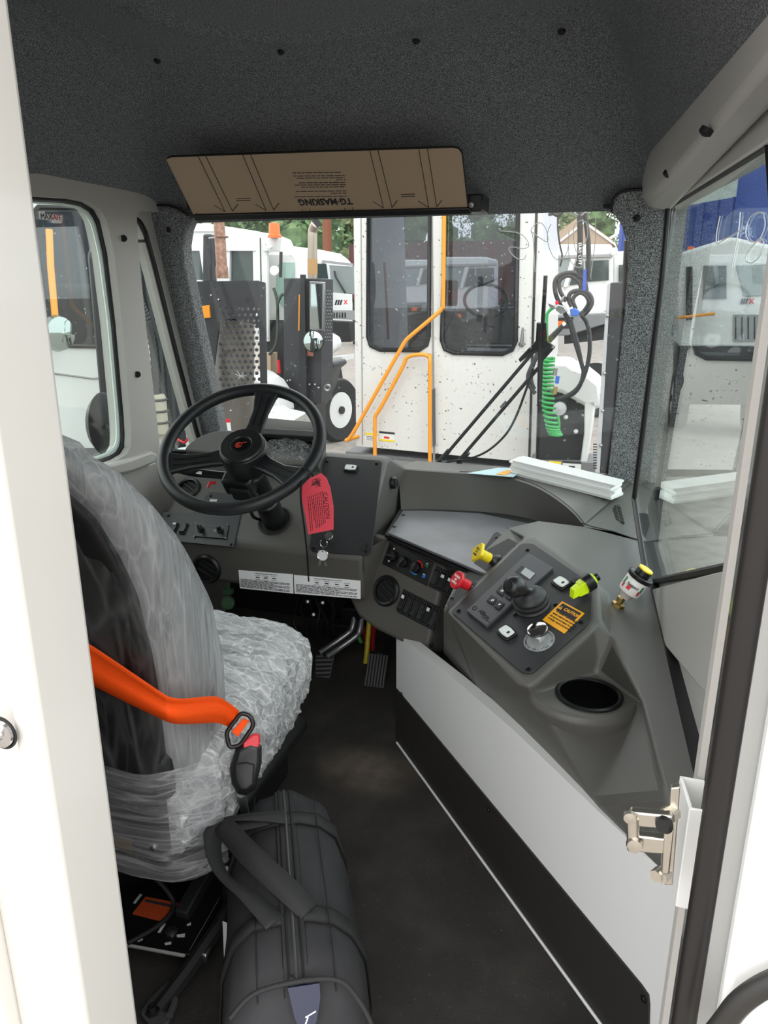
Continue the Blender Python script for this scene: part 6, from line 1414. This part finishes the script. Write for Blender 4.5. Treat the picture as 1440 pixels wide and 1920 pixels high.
r1 = ob('rod', MB().tube(P54.P([(1086, 380), (1088, 445), (1086, 520)]), .018, 8), frame_m, hr)
ob('rod', MB().tube(P54.P([(1097, 400), (1103, 450), (1105, 525)]), .016, 8), frame_m, hr)
for i, chh in enumerate('DURA LIFT'):
    if chh != ' ': text(chh, .026, P54.p(1087.2, 458 + i * 4.5, .0195), (0, 0, -1), (1, 0, 0), white_i, r1, bold=.03)
ob('hanger_lamp', MB().torus(P54.p(1046, 394), (0, -1, .2), .035, .010, 18, 6), frame_m, hr); ob('hanger_lamp', MB().torus(P54.p(1088, 394), (0, -1, .2), .035, .010, 18, 6), steel_m, hr)
ob('light_cable', MB().tube(spline(P54.P([(1046, 400), (1046, 430), (1050, 460), (1054, 480), (1050, 500)]), 5), .006, 6), frame_m, hr, smooth=80)
ob('hanger_arm', MB().tube([P54.p(1086, 384), P54.p(1086, 384) + Ve((-.25, .62, .0))], .014, 6), frame_m, hr)
ob('hanger_grip', MB().slab(P54, [(1094, 505), (1100, 505), (1099, 545), (1092, 545)], -.01, .015), mat('grip_blue', '#3a56b0', .5), hr)
hs = thing('air_line_bundle', 'coiled black air lines with blue and silver couplings hanging beside the truck ahead', 'hoses', VY(1070, 760, 5.4))
for pts, r_ in (([(1066, 600), (1045, 560), (1040, 535), (1045, 520), (1062, 512), (1080, 513), (1095, 525), (1100, 545)], .015), ([(1062, 565), (1050, 545), (1050, 525), (1068, 517), (1086, 530), (1090, 545)], .014), ([(1072, 575), (1066, 560), (1072, 548), (1090, 545), (1105, 552), (1110, 568), (1100, 585), (1088, 592)], .015),
                ([(1080, 580), (1074, 562), (1084, 550), (1096, 552), (1104, 566), (1096, 582), (1086, 590)], .014), ([(1066, 598), (1078, 640), (1090, 680), (1094, 700), (1086, 725), (1072, 740), (1046, 748)], .015), ([(1090, 590), (1102, 610), (1106, 650), (1100, 690), (1085, 725), (1064, 742), (1040, 750)], .015),
                ([(1064, 602), (1040, 625), (1015, 650), (1000, 680), (990, 705), (994, 725), (1004, 738)], .015), ([(1060, 606), (1036, 634), (1012, 660), (998, 690), (996, 712), (1002, 730)], .014), ([(1070, 600), (1084, 650), (1092, 690)], .014)):
    ob('air_line', MB().tube(spline(P54.P(pts), 6), r_, 8), hose_b, hs, smooth=80)
for q_, m_ in (([(1068, 580), (1078, 577), (1088, 586), (1082, 594), (1070, 592)], mat('coupling_blue', '#3566b8', .4)), ([(1044, 570), (1058, 574), (1064, 584), (1052, 590), (1042, 582)], chrome_m), ([(1040, 565), (1047, 564), (1048, 571), (1042, 572)], red_m), ([(1026, 566), (1042, 572), (1042, 580), (1030, 576)], chrome_m), ([(1054, 556), (1060, 553), (1056, 566), (1049, 568)], steel_m), ([(1053, 606), (1058, 603), (1062, 608), (1056, 613)], white_i)):
    ob('coupling', MB().slab(P54, q_, -.02, .04), m_, hs, bevel=.006)
gc2 = thing('coil_hose', 'green coiled air hose hanging below the wiper pivot', 'hose', VY(1035, 830, 5.36))
pts = []
ctr = spline(YP(5.36).P([(1028, 672), (1026, 700), (1026, 730), (1029, 765), (1036, 800), (1042, 815)]), 40)
for i, p in enumerate(ctr):
    a = i * 2 * PI / 10; rr = .041; pts.append(p + Ve((math.cos(a) * rr, math.sin(a) * rr, 0)))
ob('coil', MB().tube(pts, .0105, 6), mat('coil_green', '#2f9a4e', .35), gc2, smooth=80)
ob('lead', MB().tube(spline(YP(5.38).P([(1026, 660), (1025, 600), (1028, 585), (1040, 575)]), 4), .011, 6), MATS['coil_green'], gc2, smooth=80)
ob('lead', MB().tube(spline(YP(5.36).P([(1040, 815), (1048, 800), (1046, 780)]), 4), .011, 6), MATS['coil_green'], gc2, smooth=80)
for x, y, m_ in ((1042, 690, 'steel'), (1046, 705, 'coupling_blue'), (1042, 725, 'brass')): ob('fitting', MB().cyl(VY(x, y, 5.3), VY(x - 2, y + 14, 5.3), .014, n=8), MATS[m_], gc2)

# ---- wipers on the outside of the screen
PWp = Pl(PS.o - PS.n * .07, PS.n, (1, 0, 0))
wp = thing('windscreen_wiper', 'black pantograph windscreen wiper with two parallel arms and upright blade', 'wiper', PWp.p(820, 880))
for a_, b_ in (((806, 886), (926, 748)), ((842, 890), (962, 750))):
    d_ = 1
    ob('arm', MB().tube(PWp.P([a_, (a_[0] * .7 + b_[0] * .3, a_[1] * .7 + b_[1] * .3)]), .0095, 6), frame_m, wp)
for a_, b_ in (((828, 862), (1000, 660)), ((858, 866), (1016, 682))): ob('arm_rod', MB().tube(PWp.P([a_, b_]), .0065, 6), frame_m, wp)
ob('pivot_plate', MB().slab(PWp, [(1006, 606), (1024, 606), (1026, 640), (1041, 652), (1014, 682), (1010, 660), (990, 668), (975, 680), (972, 674), (1004, 640)], -.006, .006), frame_m, wp, bevel=.002)
for x, y in ((995, 652), (1036, 652)): ob('pivot_bolt', MB().sphere(PWp.p(x, y, .008), .005, 8), steel_m, wp)
ob('blade', MB().tube(PWp.P([(1023, 517), (1018, 600), (1014, 700), (1008, 868)]), .0068, 6), rubber_m, wp)
ob('blade_spine', MB().tube(PWp.P([(1013, 606), (1011, 690), (1010, 760)], .006), .006, 6), frame_m, wp)
ob('arm_label', MB().slab(PWp, [(937, 763), (948, 751), (950, 754), (939, 766)], .0, .008), steel_m, wp)
ob('washer_tube', MB().tube(spline(PWp.P([(830, 870), (850, 864), (880, 860), (915, 845), (948, 815), (968, 780), (985, 735), (1000, 690)], .01), 5), .0042, 6), frame_m, wp, smooth=80)
ob('wiper_base', MB().box(PWp.p(820, 886), (.14, .03, .03)), frame_m, wp, bevel=.006)

# ---- our own mirrors, and the trucks to the left
mrr = thing('side_mirror', 'tall black side mirror housing outside the left window', 'mirror', VX(195, 780, -1.75))
PM = XPL(-1.75)
ob('housing', MB().slab(PM, [(160, 475), (168, 462), (180, 462), (190, 480), (210, 700), (211, 750), (203, 762), (192, 760), (184, 740)], 0, -.06), mat('mirror_shell', '#121317', .45), mrr, bevel=.015)
ob('mirror_stay', MB().tube([PM.p(196, 520, -.01), PM.p(238, 455, .205)], .009, 8), frame_m, mrr)
cm_ = thing('convex_mirror', 'round black convex mirror seen from behind, below the tall mirror', 'mirror', VX(195, 860, -1.72))
ob('shell', MB().loft([[VX(195, 795, -1.72) + Ve((o, math.cos(a) * .082 * k, math.sin(a) * .112 * k)) for a in [2 * PI * i / 28 for i in range(28)]] for o, k in ((-.03, .3), (-.025, .8), (0, 1), (.006, .95))]), mat('mirror_shell', '#26272c'), cm_, smooth=60)
ob('mount', MB().tube([VX(195, 760, -1.74), VX(195, 795, -1.735), VX(226, 842, -1.55)], .009, 8), frame_m, cm_)
XF = -3.1; PF_ = XPL(XF)
tl_ = thing('yard_truck', 'white yard truck door close outside the left side window', 'truck', Ve((XF - .7, 3.6, G)))
fo = [(-60, 320), (250, 350), (258, 640), (262, 842), (-60, 880)]
fw2 = [(64, 395), (72, 388), (160, 390), (172, 400), (200, 640), (196, 650), (100, 648), (90, 640)]
holed('door_skin', PF_, fo, [fw2], truck_w, .05, tl_)
ob('door_glass', MB().slab(PF_, fw2, -.02, -.03), tint, tl_); ob('glass_gasket', MB().tube(PF_.P(fw2, .003), .014, 6, closed=True), rubber_m, tl_)
ob('cab_back', MB().slab(XPL(XF - 1.4), [(-200, 320), (212, 350), (212, 900), (-200, 900)], 0, -.05), mat('cab_lining', '#4a4c52', .7), tl_)
ob('cab_seat', MB().box(VX(140, 640, XF - .7), (.4, .5, .8)), frame_m, tl_, bevel=.06)
ob('orange_rail', MB().tube(PF_.P([(92, 430), (95, 500), (104, 600), (104, 650)], .10), .018, 8), rail_o, tl_)
ob('door_mirror', MB().lathe([(.10, 0), (.09, .03), (.001, .05)], PF_.p(108, 625, .12), (1, -.2, 0), 22), mat('mirror', '#9aa5a2'), tl_)
ob('lower_step', MB().slab(PF_, [(-60, 838), (262, 830), (262, 900), (-60, 920)], .03, -.3), skirt_m, tl_)
ob('door_crease', MB().tube(PF_.P([(100, 700), (175, 710), (258, 702)], .002), .006, 6), mat('gap_grey', '#8d8c8a'), tl_)
ob('frame', MB().box((XF - .7, 3.4, -.6), (1.2, 3.4, .4)), frame_m, tl_)
for y_ in (2.2, 4.6): wheel((XF - .1, y_, G + .5), (1, 0, 0), tl_)
XQ = -2.7; PQ = XPL(XQ)
tq = thing('hose_mast', 'bundle of corrugated black hoses and canister outside the left corner window', 'hoses', PQ.p(300, 900))
for k, pts in enumerate(([(262, 450), (258, 500), (262, 560), (276, 600), (288, 660), (292, 740)], [(272, 450), (270, 520), (280, 590), (298, 660), (302, 745)], [(284, 440), (286, 560), (296, 650), (306, 745)])):
    P_ = spline(PQ.P(pts), 12); ob('corrugated_hose', MB().tube(P_, [.026 if i % 2 else .021 for i in range(len(P_))], 8), mat('hose_grey', '#2b2d2f', .5), tq)
can = ob('canister', MB().lathe([(.055, 0), (.055, .22), (.045, .24), (.001, .245)], PQ.p(300, 812), (0, 0, 1), 20), mat('canister_tan', '#9a9384', .5), tq)
for k in range(3): ob('canister_band', MB().torus(PQ.p(300, 806) + Ve((0, 0, .05 + .07 * k)), (0, 0, 1), .057, .008, 20, 6), frame_m, can)
ob('canister_foot', MB().cyl(PQ.p(302, 905), PQ.p(302, 812), .03, n=10), mat('canister_tan', '#9a9384'), tq)
ob('spring_line', MB().tube([PQ.p(305 + 4 * math.sin(i * 1.4), 520 + i * 4.5) for i in range(60)], .009, 6), hose_b, tq)
ob('blue_line', MB().tube(spline(PQ.P([(290, 640), (310, 622), (322, 640), (316, 668)]), 5), .008, 6), mat('line_blue', '#2f6fae', .5), tq, smooth=80)
ob('mast', MB().cyl(PQ.p(290, 400), Ve((XQ, PQ.p(296, 640).y, G)), .03, n=10), frame_m, tq)
tz = thing('yard_truck', 'white truck body beyond the left corner window', 'truck', Ve((-5.2, 7.5, G)))
PZ = YP(7.2)
ob('body', MB().slab(PZ, [(236, 400), (300, 400), (345, 560), (352, 700), (330, 760), (236, 720)], 0, -1.0), truck_w, tz, bevel=.03)
ob('dark_panel', MB().slab(PZ, [(318, 715), (338, 700), (352, 830), (326, 830)], .05, -.1), guard_m, tz, bevel=.02)
ob('engine_bay', MB().slab(PZ, [(236, 720), (330, 760), (350, 840), (236, 860)], -.3, -.6), frame_m, tz)
ob('white_bag', MB().slab(YP(5.2), [(330, 840), (375, 832), (385, 850), (370, 870), (332, 872)], 0, -.3), cream_m, tz, bevel=.05)
ob('red_wire', MB().tube(spline(YP(5.2).P([(330, 822), (345, 830), (352, 822), (352, 812)]), 4), .01, 6), red_m, tz, smooth=80)

bx = thing('red_trailer', 'dark red trailer seen through the rear windows of the truck ahead', 'trailer', Ve((VY(830, 480, 30).x, 30, G)))
ob('box', MB().slab(YP(30), [(690, 464), (975, 456), (975, 560), (690, 560)], 0, -2.4), mat('trailer_red', '#4c2022', .6), bx)
ob('underframe', MB().slab(YP(30.2), [(690, 560), (975, 560), (975, 640), (690, 640)], 0, -2.0), frame_m, bx)
for k in range(3): wheel(Ve((VY(740, 560, 30).x + 1.2 * k, 30.1, G + .5)), (0, -1, 0), bx)
# ---- house, poles, trees
hs_ = thing('house', 'tan gabled house far behind the hoses', 'house', Ve((VY(1085, 560, 52).x, 54, G)))
PHs = YP(52)
ob('gable_wall', MB().slab(PHs, [(1000, 606), (1000, 490), (1030, 470), (1095, 420), (1150, 458), (1150, 606)], 0, -6), mat('siding_tan', '#a8937f', .8), hs_)
for a_, b_ in (((996, 492), (1096, 414)), ((1095, 414), (1154, 456))): ob('roof_trim', MB().prism([PHs.p(*a_, .1), PHs.p(*b_, .1), PHs.p(b_[0], b_[1] + 5, .1), PHs.p(a_[0], a_[1] + 5, .1)], (0, 7, 0)), truck_w, hs_)
pole = thing('utility_pole', 'brown wooden utility pole among the trees at the left', 'pole', Ve((VY(614, 470, 30).x, 30, G)))
ob('shaft', MB().cyl(Ve((VY(614, 470, 30).x, 30, G)), Ve((VY(614, 470, 30).x, 30, 9)), .21, .16, 12), mat('pole_wood', '#7a4a35', .85), pole)
ob('cross_arm', MB().box(Ve((VY(614, 470, 30).x, 30, 8.2)), (2.2, .12, .14)), MATS['pole_wood'], pole)
p2_ = thing('utility_pole', 'pale concrete pole at the far left of the windscreen', 'pole', Ve((VY(390, 470, 30).x, 30, G)))
ob('shaft', MB().cyl(Ve((VY(391, 470, 30).x, 30, G)), Ve((VY(391, 470, 30).x, 30, 9)), .22, .18, 12), mat('pole_pale', '#b7bcae', .8), p2_)
ob('cap', MB().cyl(Ve((VY(391, 470, 30).x, 30, 9)), Ve((VY(391, 470, 30).x, 30, 9.1)), .24, n=12), steel_m, p2_)
leafA = mat('foliage_dark', '#3f5a37', .8, var=(1.2, '#6f8a5c', .4, .65)); leafB = mat('foliage_olive', '#56613f', .8, var=(1.2, '#848b66', .4, .65)); bark = mat('bark', '#4b3c30', .9)
def tree(px, d, h, r, m, lab, seed, n=2600):
    rg = random.Random(seed); b = Ve((VY(px, 500, d).x, d, G)); t = thing('tree', lab, 'tree', b, None)
    ob('trunk', MB().tube([b, b + Ve((.1, 0, h * .5)), b + Ve((.05, 0, h * .85))], [.3, .2, .06], 8), bark, t)
    mb = MB(); cl = [(b + Ve((rg.uniform(-1, 1) * r * .75, rg.uniform(-1, 1) * r * .5, h * rg.uniform(.22, .92))), r * rg.uniform(.28, .5)) for _ in range(22)]
    for c, cr in cl: mb.sphere(c, cr * .62, 7)
    for _ in range(n):
        c, cr = rg.choice(cl); v = Ve((rg.gauss(0, 1), rg.gauss(0, 1), rg.gauss(0, 1))).normalized(); p = c + v * cr * rg.uniform(.7, 1.05)
        x = Ve((rg.gauss(0, 1), rg.gauss(0, 1), rg.gauss(0, 1))).normalized(); y = x.orthogonal().normalized(); s = rg.uniform(.12, .26)
        k = len(mb.v); mb.v += [p + x * s, p + y * s * .6, p - x * s, p - y * s * .6]; mb.f.append([k, k + 1, k + 2, k + 3])
    f = ob('foliage', mb, m, t, smooth=20); return t
for i, (px, d, h, r, m, lab) in enumerate(((345, 40, 9, 3.4, leafA, 'dark tree behind the left edge of the windscreen'), (455, 49, 11.0, 4.4, leafA, 'dense green tree above the white cab with the amber beacon'), (548, 41, 9.6, 3.6, leafA, 'bright green tree just right of the amber beacon'), (640, 60, 13, 5.2, leafB, 'olive tree right of the brown utility pole'), (250, 50, 10, 4.4, leafB, 'tree far left seen through the corner window'), (1035, 66, 9.4, 3.6, leafB, 'tree rising left of the house gable'), (1105, 76, 11.6, 3.8, leafA, 'green tree rising behind the house roof'), (745, 60, 12, 5.2, leafA, 'dark tree seen through the left rear window of the truck ahead'), (900, 90, 16, 7.0, leafA, 'dark tree seen through the right rear window of the truck ahead'))):
    tree(px, d, h, r, m, lab, 20 + i)
